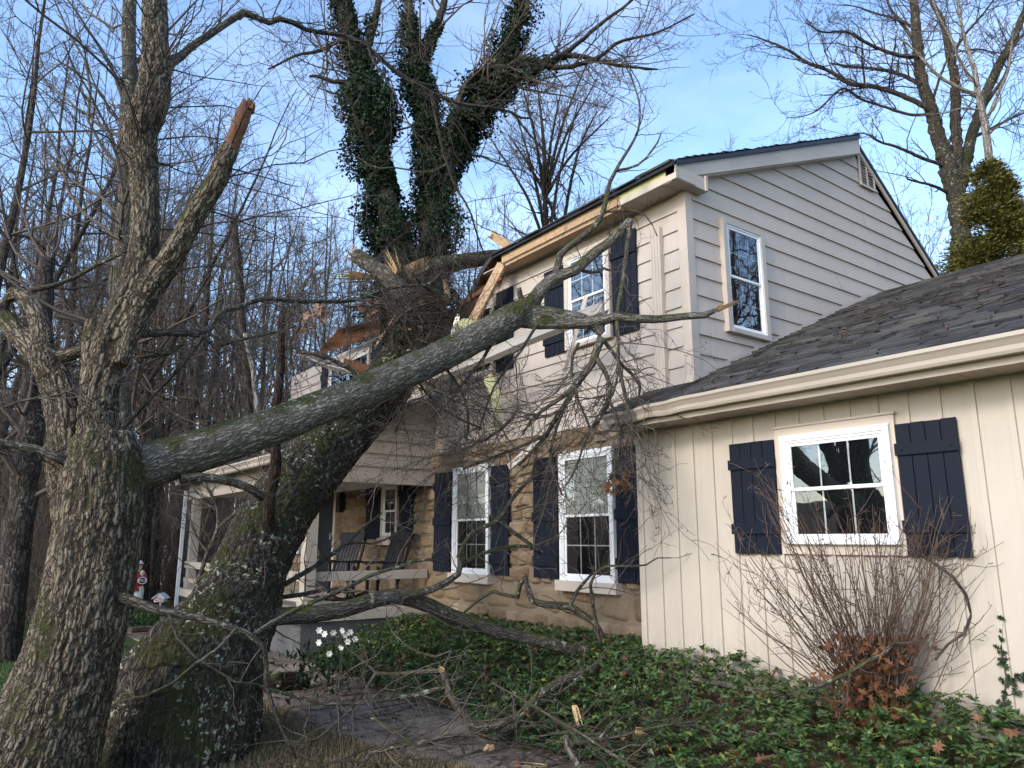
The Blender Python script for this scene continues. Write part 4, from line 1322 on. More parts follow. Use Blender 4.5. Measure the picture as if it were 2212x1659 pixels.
for b_ in hang: tube_obj('branch', [b_], M['bark_low'], lt)
droop = [*H10, H1, H2, H3, H4, H5, H7, H8, H9, V1]
twig_obj('twigs', twiggery(droop, (230, 900, 1200), (.35, 1.15), (-.12, .08, -.2), .5, curl=.27, rmin=.0025), M['twig'], lt)
twig_obj('twigs', twiggery([E1b, E1c, E1d, E1e, E1], (34, 120), (.25, .7), (0, 0, .05), .45), M['twig_d'], lt)
twig_obj('twigs', twiggery([N_, N2, N3, N4, N5, N6], (85, 260, 220), (.4, 1.2), (.02, 0, -.12), .42, curl=.2), M['twig_d'], lt)
twig_obj('twigs', twiggery([P1, P2, P3, P4, P5, Q2, Q3, Q1, Q4], (60, 200, 260), (.3, 1.0), (0, 0, -.06), .45), M['twig'], lt)
twig_obj('twigs', twiggery([K2, K3, K4, K5], (14, 22), (.15, .45), (0, 0, .05), .5), M['twig'], lt)
twig_obj('twigs', twiggery([stemA, stemB], (46, 170, 260), (.5, 1.7), (0, 0, -.1), .13, curl=.16, t0=.35), M['twig_d'], lt)

# ================================================================== the fallen oak
fo = thing('fallen_oak', 'massive dark lichen spotted oak trunk leaning from the ground into the crushed roof', 'tree', (1.2, 5.8, 0))
ok = trace([(372, 1760, 330, 6.0), (385, 1640, 330, 6.0), (402, 1540, 320, 6.05), (425, 1460, 290, 6.2), (462, 1390, 240, 6.45), (505, 1320, 196, 6.75), (532, 1250, 168, 7.05), (562, 1180, 152, 7.4), (604, 1105, 148, 7.9), (652, 1035, 146, 8.5), (705, 970, 138, 9.15), (765, 905, 126, 9.8), (822, 848, 116, 10.4), (862, 790, 108, 10.9), (885, 735, 88, 11.3), (893, 680, 70, 11.6), (888, 630, 54, 11.8)], 6, 11)
okb = trace([(560, 1200, 44, 7.2), (578, 1140, 29, 7.15), (582, 1080, 25, 7.1), (596, 1000, 24, 7.1), (594, 900, 20, 7.1), (606, 800, 18, 7.1), (607, 700, 15, 7.1), (610, 668, 8, 7.1)], 7, 7)
flare = trace([(300, 1480, 120, 6.0), (345, 1440, 150, 6.15), (420, 1430, 160, 6.3)], 6, 6)
flare2 = trace([(545, 1440, 60, 6.3), (505, 1420, 110, 6.35), (450, 1430, 150, 6.3)], 6, 6)
bark_body('trunk', [ok, flare, flare2], M['bark_oak'], fo, vox=.021, amp=.02, fscale=.8, lump=.045, seed=12)
bark_body('dead_limb', [okb], M['deadlimb'], fo, vox=.010, amp=.006, seed=15)
ok2 = trace([(878, 640, 46, 11.7), (842, 602, 40, 11.7), (803, 574, 36, 11.7), (766, 550, 33, 11.7)], 11.7, 11.7)
ok3 = trace([(880, 600, 40, 11.8), (930, 578, 38, 11.9), (1000, 565, 36, 12.0), (1060, 556, 34, 12.1), (1110, 552, 30, 12.3)], 12, 12)
bark_body('broken_fork', [ok2], M['bark_limb'], fo, vox=.02, amp=.008, seed=21)
bark_body('broken_fork', [ok3], M['bark_oak'], fo, vox=.02, amp=.01, seed=22)
mb = MB()
splinters(mb, at(800, 600, 11.6), at(730, 600, 11.5) - at(800, 602, 11.6), .75, .13, 22, .08)
splinters(mb, at(862, 590, 11.6), at(846, 540, 11.6) - at(865, 595, 11.6), .5, .18, 14, .3)
splinters(mb, at(880, 592, 11.6), at(925, 570, 11.6) - at(880, 592, 11.6), .45, .2, 20, .12)
splinters(mb, at(764, 548, 11.7), at(750, 540, 11.7) - at(764, 548, 11.7), .15, .2, 14, .2)
mb.build('splintered_top', M['splint'], fo)
okc = [trace([(905, 720, 16), (880, 690, 12), (850, 670, 9), (800, 660, 6), (740, 665, 4)], 10.6, 10.4), trace([(900, 740, 18), (960, 720, 14), (1000, 690, 10), (1020, 640, 6)], 10.4, 10.2),
       trace([(880, 760, 18), (930, 770, 14), (985, 760, 10), (1030, 740, 5)], 10.2, 9.8), trace([(870, 700, 14), (890, 650, 10), (930, 610, 8), (960, 590, 5)], 10.9, 11.0),
       trace([(850, 800, 16), (900, 830, 12), (960, 850, 8), (1010, 880, 5)], 9.8, 9.2), trace([(640, 1040, 14), (600, 985, 12), (540, 950, 9), (470, 930, 6), (420, 905, 3)], 7.9, 7.6),
       trace([(820, 850, 14), (760, 800, 10), (700, 770, 8), (640, 760, 5)], 9.8, 9.2)]
tng = []
for i in range(34):
    x, y = random.uniform(845, 985), random.uniform(625, 790)
    a, L = random.uniform(0, 2 * pi), random.uniform(40, 120)
    q = [(x + L * k * cos(a + .5 * k) , y + L * k * sin(a + .5 * k) * .8, w) for k, w in ((0, random.uniform(5, 11)), (.35, 7), (.7, 5), (1, 3))]
    tng.append(trace(q, random.uniform(9.6, 10.8), random.uniform(9.4, 10.8), 10))
tube_obj('branch', tng, M['bark_oak'], fo, 6)['label'] = 'tangle of snapped branches packed into the hole'
twig_obj('twigs', twiggery(tng, (260, 900, 700), (.3, 1.1), (0, 0, .02), .5, curl=.3), M['twig_d'], fo)
for b_ in okc: tube_obj('branch', [b_], M['bark_low'], fo)
twig_obj('twigs', twiggery(okc[:5], (200, 800, 1300), (.5, 1.6), (0, 0, .02), .5, curl=.3), M['twig_d'], fo)
twig_obj('twigs', twiggery([ok], (40, 160, 220), (.4, 1.3), (-.1, 0, .05), .08, curl=.28, t0=.4), M['twig'], fo)
twig_obj('twigs', twiggery(okc[5:], (40, 160, 160), (.4, 1.0), (0, 0, -.05), .5, curl=.3), M['twig'], fo)

# ================================================================== loose limbs on the ground and against the house
def fallen(label, main, subs, counts, first, mat='bark_low', tm='twig', trop=(0, 0, .06), group=None, name='fallen_branch', body=False, curl=.25, sp=None):
    o = thing(name, label, 'branch', tuple(main[0][0] * [1, 1, 0] + [0, 0, main[0][0][2]]), group)
    if body: bark_body('limb', [main], M[mat], o, vox=.012, amp=.006, lump=.012, seed=31)
    else: tube_obj('limb', [main], M[mat], o)
    for b_ in (subs or []): tube_obj('fork', [b_], M[mat], o)
    if counts: twig_obj('twigs', twiggery([main] + list(subs), counts, first, trop, .5, curl=curl), M[tm], o)
    if sp is not None:
        mb = MB()
        for c, d, L, w, n in sp: splinters(mb, c, d, L, w, n, .2)
        mb.build('split_end', M['splint'], o)
    return o

J = trace([(372, 1372, 46), (430, 1362, 48), (500, 1345, 46), (548, 1336, 42), (600, 1332, 40), (660, 1328, 38), (705, 1323, 36), (744, 1316, 35), (800, 1299, 34), (855, 1288, 33), (925, 1307, 32), (970, 1328, 31), (1023, 1346, 30), (1083, 1368, 29), (1138, 1378, 28), (1182, 1388, 28), (1235, 1404, 29), (1281, 1413, 30), (1300, 1405, 26)], 6.4, 7.9)
J2 = trace([(868, 1290, 18), (905, 1282, 17), (950, 1265, 15), (985, 1245, 14), (997, 1215, 13), (1000, 1190, 11), (1003, 1175, 8)], 7.05, 7.3)
J3 = trace([(995, 1225, 9), (1020, 1205, 8), (1060, 1190, 8), (1090, 1182, 8), (1140, 1180, 8), (1170, 1196, 4)], 7.3, 7.6)
J4 = trace([(990, 1205, 9), (1010, 1160, 10), (1050, 1135, 11), (1080, 1122, 11), (1105, 1080, 9), (1140, 1040, 7), (1180, 1000, 5), (1210, 960, 3)], 7.2, 7.5)
J5 = trace([(1078, 1124, 9), (1110, 1150, 8.5), (1150, 1180, 8), (1172, 1194, 7)], 7.3, 7.5)
J6 = trace([(1300, 1400, 18), (1296, 1370, 16), (1285, 1345, 15), (1255, 1325, 16), (1230, 1308, 17), (1190, 1308, 16), (1152, 1300, 15), (1140, 1275, 13), (1142, 1252, 12), (1128, 1246, 11), (1123, 1270, 10), (1118, 1292, 9)], 7.9, 8.2)
J7 = trace([(1232, 1306, 9), (1245, 1280, 8), (1262, 1258, 7), (1278, 1240, 5)], 8.0, 8.1)
J8 = trace([(1118, 1290, 8), (1090, 1285, 8), (1060, 1278, 7.5), (1030, 1300, 7), (1000, 1325, 5)], 8.1, 8.3)
J9 = trace([(1300, 1405, 12), (1320, 1430, 10), (1350, 1470, 9), (1400, 1510, 8), (1445, 1545, 7), (1470, 1555, 5)], 7.8, 6.6)
J10 = trace([(1298, 1395, 9), (1280, 1300, 8), (1276, 1258, 7), (1300, 1225, 6), (1345, 1222, 5), (1390, 1222, 4), (1420, 1205, 3), (1450, 1205, 2.5)], 7.8, 7.2)
J11 = trace([(1302, 1395, 9), (1340, 1440, 8), (1370, 1500, 7), (1400, 1560, 5), (1420, 1600, 3)], 7.7, 6.4)
fallen('long arched lichen covered limb lying in front of the stone wall', J, [J2, J3, J4, J5, J6, J7, J8, J9, J10, J11], (46, 130, 90), (.3, .95), body=True, sp=[(at(1292, 1440, 7.6), at(1285, 1470, 7.5) - at(1300, 1420, 7.6), .2, .12, 24)])
fallen('crooked branch with a pale broken elbow resting on the green groundcover', trace([(956, 1448, 13), (962, 1480, 13), (975, 1502, 14), (990, 1524, 14), (1006, 1552, 14), (1025, 1573, 15), (1050, 1572, 14), (1072, 1566, 14), (1115, 1548, 12)], 6.0, 6.0, ws=1.3),
       [trace([(811, 1454, 8), (840, 1456, 8), (880, 1454, 9), (920, 1450, 10), (956, 1448, 11)], 6.1, 6.0), trace([(811, 1454, 8), (789, 1494, 8), (753, 1537, 7), (688, 1595, 6), (637, 1606, 5)], 6.1, 5.7), trace([(812, 1454, 6), (789, 1432, 5), (750, 1400, 4), (717, 1374, 3)], 6.1, 6.3),
        trace([(960, 1445, 8), (975, 1420, 8), (970, 1405, 7), (930, 1420, 6), (880, 1395, 5), (850, 1370, 4), (835, 1330, 3)], 6.0, 6.3)], (24, 50), (.25, .8), sp=[(at(956, 1449, 5.95), at(950, 1438, 5.9) - at(956, 1449, 5.95), .05, .05, 12)])
fallen('stout forked branch snapped at the end on the groundcover edge', trace([(1057, 1613, 12), (1070, 1598, 14), (1097, 1577, 15), (1120, 1552, 16), (1140, 1533, 17), (1173, 1497, 17), (1215, 1472, 16), (1260, 1457, 15), (1292, 1440, 14)], 6.0, 7.0, ws=1.3),
       [trace([(1120, 1550, 8), (1150, 1520, 6), (1170, 1480, 5)], 6.1, 6.2)], (14, 30), (.25, .7), sp=[(at(1060, 1610, 6.0), at(1050, 1625, 5.95) - at(1060, 1610, 6.0), .08, .06, 14)])
fallen('long thin branch sweeping low across the flagstone path', trace([(560, 1482, 6), (583, 1490, 6.5), (640, 1505, 7), (681, 1515, 7), (735, 1521, 7.5), (826, 1512, 8), (900, 1500, 8), (970, 1483, 9)], 5.9, 6.0, ws=1.25), [trace([(735, 1521, 4), (700, 1480, 3), (680, 1440, 2.5)], 5.9, 6.1)], (20, 60), (.3, .9))
fallen('pale slender branch lying along the near edge of the path', trace([(770, 1670, 9), (778, 1656, 9), (807, 1624, 9.5), (850, 1615, 9), (898, 1606, 9), (950, 1596, 9), (1007, 1584, 10), (1050, 1591, 10), (1075, 1600, 7)], 5.5, 5.6), [trace([(890, 1607, 5), (840, 1570, 4), (800, 1550, 3)], 5.5, 5.6)], (16, 40), (.25, .8))
fallen('short lichen crusted stick at the bottom edge of the path', trace([(1222, 1590, 14), (1226, 1610, 15), (1236, 1632, 15), (1250, 1660, 14), (1262, 1690, 10)], 5.35, 5.2), [], None, None)
fallen('grey forked twig branch spread over the groundcover', trace([(1061, 1475, 4), (1110, 1500, 4.5), (1160, 1530, 5), (1220, 1565, 6), (1280, 1600, 6.5), (1340, 1640, 7), (1400, 1680, 6)], 6.0, 5.2), [trace([(1160, 1592, 5), (1220, 1582, 5), (1290, 1588, 5), (1330, 1570, 4)], 5.6, 5.6)], (16, 40), (.2, .6))
fallen('dark bare branch with a bark stripped spike on the groundcover', trace([(1180, 1600, 7), (1260, 1605, 7), (1340, 1590, 6), (1420, 1570, 6), (1500, 1560, 5)], 5.5, 5.7), [trace([(1290, 1600, 5), (1330, 1560, 4), (1395, 1520, 3)], 5.5, 5.8)], (26, 70), (.2, .6), tm='twig_d')
fallen('two grey fallen limbs crossing the porch opening behind the arched limb', trace([(585, 1275, 12), (601, 1268, 12), (640, 1248, 11), (682, 1223, 10), (715, 1200, 9), (744, 1176, 8), (790, 1135, 6), (825, 1108, 4)], 7.6, 8.4),
       [trace([(590, 1292, 11), (609, 1290, 11), (640, 1286, 10), (674, 1279, 9), (721, 1271, 7), (760, 1280, 4)], 7.6, 8.2), trace([(744, 1176, 6), (775, 1172, 5), (812, 1173, 5), (860, 1150, 4), (905, 1120, 3)], 8.2, 8.6)], (30, 90, 60), (.3, .9))
fallen('lichen spotted sapling bent over beside the far porch post', trace([(405, 1325, 10), (425, 1260, 9), (450, 1190, 9), (470, 1140, 8), (466, 1090, 7), (440, 1040, 5), (415, 1000, 3)], 9.6, 10.0),
       [trace([(470, 1140, 6), (510, 1105, 5), (550, 1060, 4), (575, 1010, 3)], 9.8, 9.6), trace([(428, 1255, 6), (480, 1205, 5), (545, 1190, 4)], 9.6, 9.3), trace([(466, 1100, 5), (420, 1075, 4), (370, 1065, 3)], 9.9, 10.0), trace([(450, 1195, 5), (420, 1150, 4), (405, 1090, 3)], 9.7, 9.8)], (70, 260, 220), (.3, 1.0))
# brush piles: many loose shoots across the path and lawn edge
def litter(label, n, px, py, d, L, mat='twig', r=.0032, group=None):
    o = []
    S, Rr = [], []
    for i in range(n):
        x, y = random.uniform(*px), random.uniform(*py)
        p = at(x, y, 5)
        v = p - np.array([0, 0, EYE])
        k = (EYE - .06) / max(1e-3, -v[2])
        g = v * k + np.array([0, 0, EYE])
        if k * 5 > d: continue
        g[2] = float(gz(g[0], g[1])) + random.uniform(.02, .16)
        a = random.uniform(0, 2 * pi)
        l = random.uniform(*L)
        dirs = np.array([cos(a), sin(a), random.uniform(-.1, .1)])
        m = 7
        w = np.cumsum(rng.normal(size=(m, 3)) * .12 * l / m * 3, axis=0)
        pts = g + dirs[None] * (np.linspace(-.5, .5, m) * l)[:, None] + w * [1, 1, .35]
        pts[:, 2] = np.maximum(pts[:, 2], gz(pts[:, 0], pts[:, 1]) + .012)
        S.append(pts); Rr.append(np.linspace(1, .35, m) * r * random.uniform(.7, 2.2))
    P, R = np.array(S), np.array(Rr)
    s1 = sprout(P, R, len(P) * 4, (30, 70), (.25, .6), rr=.6, trop=(0, 0, .05), N=5, rmin=.0016)
    t_ = twig_obj('twig_litter', [(P, R), s1], M[mat], None)
    tag(t_, label, 'twigs', None, 'stuff')
litter('dense litter of thin storm tossed twigs covering the path', 90, (560, 1300), (1500, 1690), 9, (.4, 1.4), 'twig_d')
litter('grey twigs scattered over the groundcover bed', 60, (1050, 1700), (1450, 1660), 9, (.3, .9), 'twig', .003)
# ================================================================== woodland
def make_tree_mesh(H, r, n1, n2, n3, n4, spread=.42, a1=(35, 65), up=.35, fork=None, seed=0, low=.25, crown_curl=.14, rmin=.006):
    m = 14
    zz = np.linspace(0, 1, m)
    wob = np.cumsum(rng.normal(size=(m, 2)) * .03 * H / m * 2.2, axis=0)
    P = np.stack([wob[:, 0], wob[:, 1], zz * H], 1)
    R = .8 * r * (1 - zz * .88) * (1 + .5 * np.exp(-zz * 40))
    tr = [(P, R)]
    if fork:
        for _ in range(fork):
            i = int(m * random.uniform(.18, .4))
            a = random.uniform(0, 2 * pi)
            L = (H - P[i, 2]) * random.uniform(.75, .98)
            t_ = np.linspace(0, 1, m)
            out = np.array([cos(a), sin(a), 0]) * (t_ ** .8)[:, None] * L * random.uniform(.2, .4)
            Q = P[i] + out + np.array([0, 0, 1.0]) * (t_ * L)[:, None] + np.cumsum(rng.normal(size=(m, 3)) * .016 * L / m * 2, axis=0)
            tr.append((Q, R[i] * .72 * (1 - t_ * .88)))
    TP, TR = np.array([t[0] for t in tr]), np.array([t[1] for t in tr])
    L1 = sprout(TP, TR, n1, a1, rr=.5, lens=(H * spread * .35, H * spread), trop=(0, 0, up), curl=crown_curl, N=9, t0=low, rmin=rmin * 2)
    # shorter towards the top
    hh = L1[0][:, 0, 2] / H
    k = np.clip(1.25 - hh * .85, .3, 1)[:, None, None]
    L1 = (L1[0][:, :1] + (L1[0] - L1[0][:, :1]) * k, L1[1])
    L2 = sprout(*L1, n2, (28, 60), (.3, .65), rr=.6, trop=(0, 0, up * .7), curl=crown_curl, N=7, t0=.15, rmin=rmin * 1.2)
    L3 = sprout(*L2, n3, (25, 60), (.35, .7), rr=.6, trop=(0, 0, up * .5), curl=crown_curl * 1.2, N=6, t0=.15, rmin=rmin)
    L4 = sprout(*L3, n4, (25, 60), (.35, .75), rr=.7, trop=(0, 0, up * .4), curl=crown_curl * 1.2, N=4, t0=.1, rmin=rmin * .85)
    V, Q = tubes(TP, TR, 9)
    tm = mkmesh('trunk', V, Q, True)
    s = np.linspace(0, H, m)
    an = np.arange(9) * 2 * pi / 9
    bk = np.stack([np.broadcast_to(np.cos(an)[None, None] * TR[:, :, None], (len(TP), m, 9)), np.broadcast_to(np.sin(an)[None, None] * TR[:, :, None], (len(TP), m, 9)), np.broadcast_to(s[None, :, None], (len(TP), m, 9))], -1).reshape(-1, 3)
    vattr(tm, 'bk', bk)
    V, Q = join([tubes(*L1, 5), tubes(*L2, 4), tubes(*L3, 3), tubes(*L4, 3)])
    cm = mkmesh('crown', V, Q, True)
    return tm, cm

PRO = [make_tree_mesh(17, .17, 34, 220, 900, 1700, .40, up=.25, crown_curl=.2), make_tree_mesh(19, .20, 36, 240, 950, 1800, .42, fork=2, up=.22, crown_curl=.2, low=.18),
       make_tree_mesh(15, .12, 28, 180, 760, 1500, .36, up=.35, fork=1, crown_curl=.18), make_tree_mesh(18, .22, 36, 240, 950, 1800, .48, (45, 80), up=.1, low=.12, fork=1, crown_curl=.22),
       make_tree_mesh(13, .09, 26, 170, 700, 1400, .36, up=.4, fork=3, low=.1, crown_curl=.2)]
for tm, cm in PRO:
    tm.materials.append(M['bark_bg']); cm.materials.append(M['twig_bg'])
KIND = ['tall straight bare tree standing in the wood behind the house', 'bare fork trunked tree standing in the wood behind the house', 'slender bare pole tree standing in the wood behind the house', 'wide bare tree with low level limbs standing in the wood behind the house', 'thin many stemmed bare tree standing in the wood behind the house']
def plant(k, x, y, s=1.0, rz=None, sz=None, lean=(0, 0), label=None, group='bare trees of the wood', mats=None):
    o = thing('woodland_tree', label or KIND[k], 'tree', (x, y, float(gz(x, y)) - .1), group)
    o.rotation_euler = (lean[0], lean[1], random.uniform(0, 6.28) if rz is None else rz)
    o.scale = (s, s, sz or s)
    for nm, me in zip(('trunk', 'crown'), PRO[k]):
        c = bpy.data.objects.new(nm, me); COL.objects.link(c); c.parent = o
        if mats:
            sl = c.material_slots[0]; sl.link = 'OBJECT'; sl.material = M[mats[0 if nm == 'trunk' else 1]]
    return o
def ground_at(px, d):
    p = at(px, 1165, d)
    return p[0], p[1]
def tops(px, d, topy, k, **kw):
    """plant so that the crown reaches survey height topy"""
    x, y = ground_at(px, d)
    h = EYE + d * (1165 - topy) / 1637.0 - float(gz(x, y))
    H0 = [17, 19, 15, 18, 13][k]
    s = h / (H0 * 1.06)
    return plant(k, x, y, s, **kw)
# (px, distance, crown top on the survey grid, kind)
ROWS = [(-120, 13, -420, 3), (30, 15, -200, 4), (-30, 20, -120, 1), (110, 17, -60, 3), (190, 22, 60, 2), (240, 14.5, -250, 1), (300, 26, 120, 0), (370, 21, 40, 3), (440, 28, 210, 1),
        (500, 34, 300, 2), (545, 24, 330, 4), (590, 38, 380, 0), (640, 30, 420, 2), (690, 40, 330, 1), (730, 34, 260, 4), (780, 44, 300, 0), (640, 48, 400, 4), (560, 50, 380, 3),
        (460, 46, 330, 0), (380, 50, 300, 2), (300, 42, 260, 4), (220, 46, 220, 1), (140, 38, 160, 0), (60, 34, 120, 2), (-20, 40, 150, 3), (820, 52, 350, 2), (870, 38, 380, 4),
        (700, 56, 370, 3), (600, 60, 400, 1), (500, 58, 370, 4), (400, 62, 330, 1), (200, 60, 290, 3), (90, 55, 230, 4), (0, 62, 260, 1), (345, 19, 300, 2), (410, 24, 420, 4), (470, 20, 480, 2), (520, 18, 560, 4), (160, 27, 300, 4), (70, 24, 320, 0),
        (960, 46, 380, 1), (1030, 40, 330, 0), (1090, 34, 300, 2), (1000, 58, 400, 3), (1260, 40, 330, 2), (1330, 46, 350, 0), (1420, 50, 300, 4), (1380, 42, 290, 2), (1120, 52, 380, 4),
        (1540, 60, 322, 2), (1590, 64, 310, 0), (1640, 60, 296, 4), (1690, 66, 292, 2), (1730, 70, 285, 0), (1800, 64, 300, 4), (1490, 62, 340, 0),
        (1990, 44, 330, 2), (2050, 50, 300, 0), (2190, 40, 200, 4), (1930, 52, 380, 4)]
for q in ROWS: tops(*q)
# thicker stems that read singly in the photo
def snag(px, d, w, top, label, mat='bark_bg', n=24, lean=0, topw=.5):
    b = at(px, 1165, d)
    z0 = float(gz(b[0], b[1])) - .1
    P, R = trace([(px + lean * (0 - t_) , 1165 + (top - 1165) * t_, w * (1 - t_ * (1 - topw))) for t_ in np.linspace(0, 1, 7)], d, d, 16)
    P[0, 2] = z0
    P[1:-1] += rng.normal(size=P[1:-1].shape) * R[1:-1, None] * .25
    o = thing('woodland_tree', label, 'tree', (P[0, 0], P[0, 1], z0))
    tube_obj('trunk', [(P, R)], M[mat], o, 12)
    twig_obj('crown', twiggery([(P, R)], (n, n * 6, n * 16), (1.0, 3.2), (0, 0, .15), .3, spur=False, rmax=.05, curl=.2, rmin=.005, t0=.35), M['twig_bg'], o)
    return o
snag(312, 17.5, 46, 620, 'thick black trunk rising behind the red jacketed statue', n=20)
snag(345, 21, 20, 560, 'narrow dark trunk just right of the thick black one', n=14)
snag(392, 24, 22, 500, 'mid brown trunk in front of the white fence', n=14)
snag(418, 20, 20, 640, 'mossy leaning stem beside the porch corner', 'bark_low', n=12, lean=-60)
snag(565, 14.5, 26, 470, 'tall curved dead stem seen above the porch', 'bark_bg', n=10, lean=60)
snag(600, 12, 20, 720, 'lichen spotted grey stem leaning over the porch roof', 'bark_white', n=10, lean=70)
snag(40, 10.5, 60, 560, 'grey smooth trunk at the far left behind the torn tree', 'bark_bg', n=16, lean=-60)
snag(255, 9.5, 46, -260, 'second standing trunk directly behind the torn tree', 'bark_low', n=26, lean=-30)

for x, y, k, sz in ((3, -16, 1, .8), (9, -14, 3, .75), (14, -20, 0, .9), (-4, -20, 3, .9), (20, -15, 1, .8), (6, -24, 2, 1.0), (-11, 12, 0, .9), (-10, 17, 3, .9), (-18, 16, 2, 1), (18, -4, 1, .9), (23, -7, 3, 1.0), (28, -5, 0, 1.0), (20, -9, 0, .9), (31, -11, 3, 1.1), (26, -1, 2, 1.0), (34, -6, 1, 1.1)):
    plant(k, x, y, sz, label='bare tree across the lawn behind the viewer', group='trees across the lawn')

# far wood and brush that read as one mass
def far_wood():
    S, R = [], []
    for i in range(1500):
        yaw = random.uniform(-.78, .75)
        d = random.uniform(45, 105)
        p = (_F * cos(yaw) + _R * sin(yaw)) * d
        if 5 < p[0] < 15 and -6 < p[1] < 19: continue
        h = random.uniform(7, 17)
        z = float(gz(p[0], p[1]))
        b = np.array([p[0], p[1], z])
        t_ = np.linspace(0, 1, 8)[:, None]
        S.append(b + np.array([random.gauss(0, .13) * h, random.gauss(0, .13) * h, h]) * t_ + np.cumsum(rng.normal(size=(8, 3)) * .22, axis=0))
        R.append(np.linspace(1, .15, 8) * random.uniform(.05, .16))
    P, R = np.array(S), np.array(R)
    a = sprout(P, R, 6500, (25, 60), rr=.4, lens=(1.2, 4.0), trop=(0, 0, .35), N=6, rmin=.012, t0=.2)
    b = sprout(*a, 13000, (25, 60), (.3, .7), rr=.6, trop=(0, 0, .3), N=4, rmin=.009)
    o = twig_obj('far_wood', [(P, R), a, b], M['twig_bg'], None, 3)
    tag(o, 'far grey brown wood of thin bare stems', 'wood', None, 'stuff')
def brush():
    S, R = [], []
    for i in range(1700):
        px = random.uniform(-150, 560)
        d = random.uniform(12.5, 40)
        x, y = ground_at(px, d)
        if x > 3.2 and y < 19: continue
        if d < 17 and px > 150: continue
        h = random.uniform(.8, 4.6)
        b = np.array([x, y, float(gz(x, y))])
        t_ = np.linspace(0, 1, 7)[:, None]
        S.append(b + np.array([random.uniform(-.5, .5) * h, random.uniform(-.5, .5) * h, h]) * t_ + np.cumsum(rng.normal(size=(7, 3)) * .06, axis=0))
        R.append(np.linspace(1, .3, 7) * random.uniform(.006, .02))
    P, R = np.array(S), np.array(R)
    a = sprout(P, R, 11000, (30, 70), rr=.6, lens=(.4, 1.8), trop=(0, 0, .15), N=5, rmin=.004)
    b = sprout(*a, 20000, (30, 70), (.3, .7), rr=.6, trop=(0, 0, .1), N=4, rmin=.0035)
    o = twig_obj('brush', [(P, R), a, b], M['twig_bg'], None, 3)
    tag(o, 'tangled bare undergrowth at the edge of the wood', 'brush', None, 'stuff')
far_wood(); brush()

# ------------------------------------------------------------------ leaves as small bent quads
def leaf_quads(C, D, Nn, L, W, bend=.25):
    """C (n,3) base, D direction, Nn normal, L/W sizes -> 2 quads per leaf (6 verts)"""
    n = len(C)
    D = nrm(D); S = nrm(np.cross(D, Nn)); U = np.cross(S, D)
    L, W = np.broadcast_to(L, n)[:, None], np.broadcast_to(W, n)[:, None]
    p0 = C; p1 = C + D * L * .5 + U * L * bend * .35; p2 = C + D * L - U * L * bend * .2
    a = C + D * L * .45 + S * W * .5 + U * L * bend * .5
    b = C + D * L * .45 - S * W * .5 + U * L * bend * .5
    V = np.stack([p0, a, p1, b, p2], 1).reshape(-1, 3)
    i = np.arange(n)[:, None] * 5
    Q = np.concatenate([i + np.array([[0, 1, 4, 2]]), i + np.array([[0, 2, 4, 3]])], 0)
    return V, Q

# ------------------------------------------------------------------ ivy clad twin trunked tree
iv = thing('ivy_clad_tree', 'tall twin trunked tree thickly wrapped in dark green ivy behind the roof', 'tree', (*ground_at(900, 19), 0))
I1 = trace([(868, 1150, 64), (862, 800, 56), (856, 600, 52), (846, 500, 50), (832, 420, 48), (812, 330, 46), (796, 240, 42), (775, 150, 38), (752, 60, 34), (730, -40, 30)], 19, 19)
I2 = trace([(915, 1150, 56), (925, 800, 50), (930, 600, 46), (934, 480, 44), (946, 400, 44), (975, 330, 44), (1010, 262, 42), (1050, 190, 40), (1085, 130, 36), (1110, 70, 30), (1135, -20, 26)], 19.3, 19.3)
I3 = trace([(936, 470, 34), (932, 380, 34), (926, 290, 34), (916, 215, 34), (900, 160, 30), (890, 100, 26), (885, 30, 20), (880, -40, 18)], 19.2, 19.2)
I4 = trace([(900, 165, 24), (925, 100, 20), (950, 40, 16), (965, -30, 14)], 19.2, 19.2)
I5 = trace([(965, 345, 18), (985, 240, 17), (1010, 180, 16), (1045, 150, 14), (1090, 145, 13), (1150, 140, 12), (1220, 145, 11), (1290, 125, 9), (1340, 90, 7), (1420, 70, 5), (1500, 30, 3)], 19, 18.5)
I6 = trace([(1075, 165, 18), (1130, 130, 16), (1190, 135, 14), (1240, 100, 10), (1300, 50, 8), (1360, 5, 6), (1400, -40, 4)], 19, 18.5)
I7 = trace([(790, 215, 14), (750, 180, 12), (720, 176, 10), (690, 165, 8), (668, 165, 6)], 19, 18.5)
I8 = trace([(800, 130, 12), (740, 90, 10), (690, 110, 8), (640, 120, 6), (580, 150, 4)], 19, 18)
I9 = trace([(775, 150, 20), (800, 80, 18), (815, 20, 14), (825, -40, 12)], 19, 19)
I10 = trace([(1010, 262, 26), (1050, 215, 24), (1100, 178, 20), (1160, 150, 16), (1230, 120, 12), (1330, 140, 8), (1420, 150, 4)], 19, 18.6)
tube_obj('trunk', [I1, I2, I3, I9], M['bark_oak'], iv, 14)
tube_obj('limb', [I4, I5, I6, I7, I8, I10], M['bark_bg'], iv)
twig_obj('crown', twiggery([I4, I5, I6, I7, I8, I10], (90, 520, 1500), (1.0, 3.6), (.05, 0, .25), .4, spur=False, rmax=.05, curl=.2, rmin=.006), M['twig_bg'], iv)
twig_obj('crown', twiggery([I1, I2, I3, I9], (50, 260, 900), (1.2, 3.2), (0, 0, .3), .15, spur=False, rmax=.05, curl=.2, rmin=.006, t0=.55), M['twig_bg'], iv)
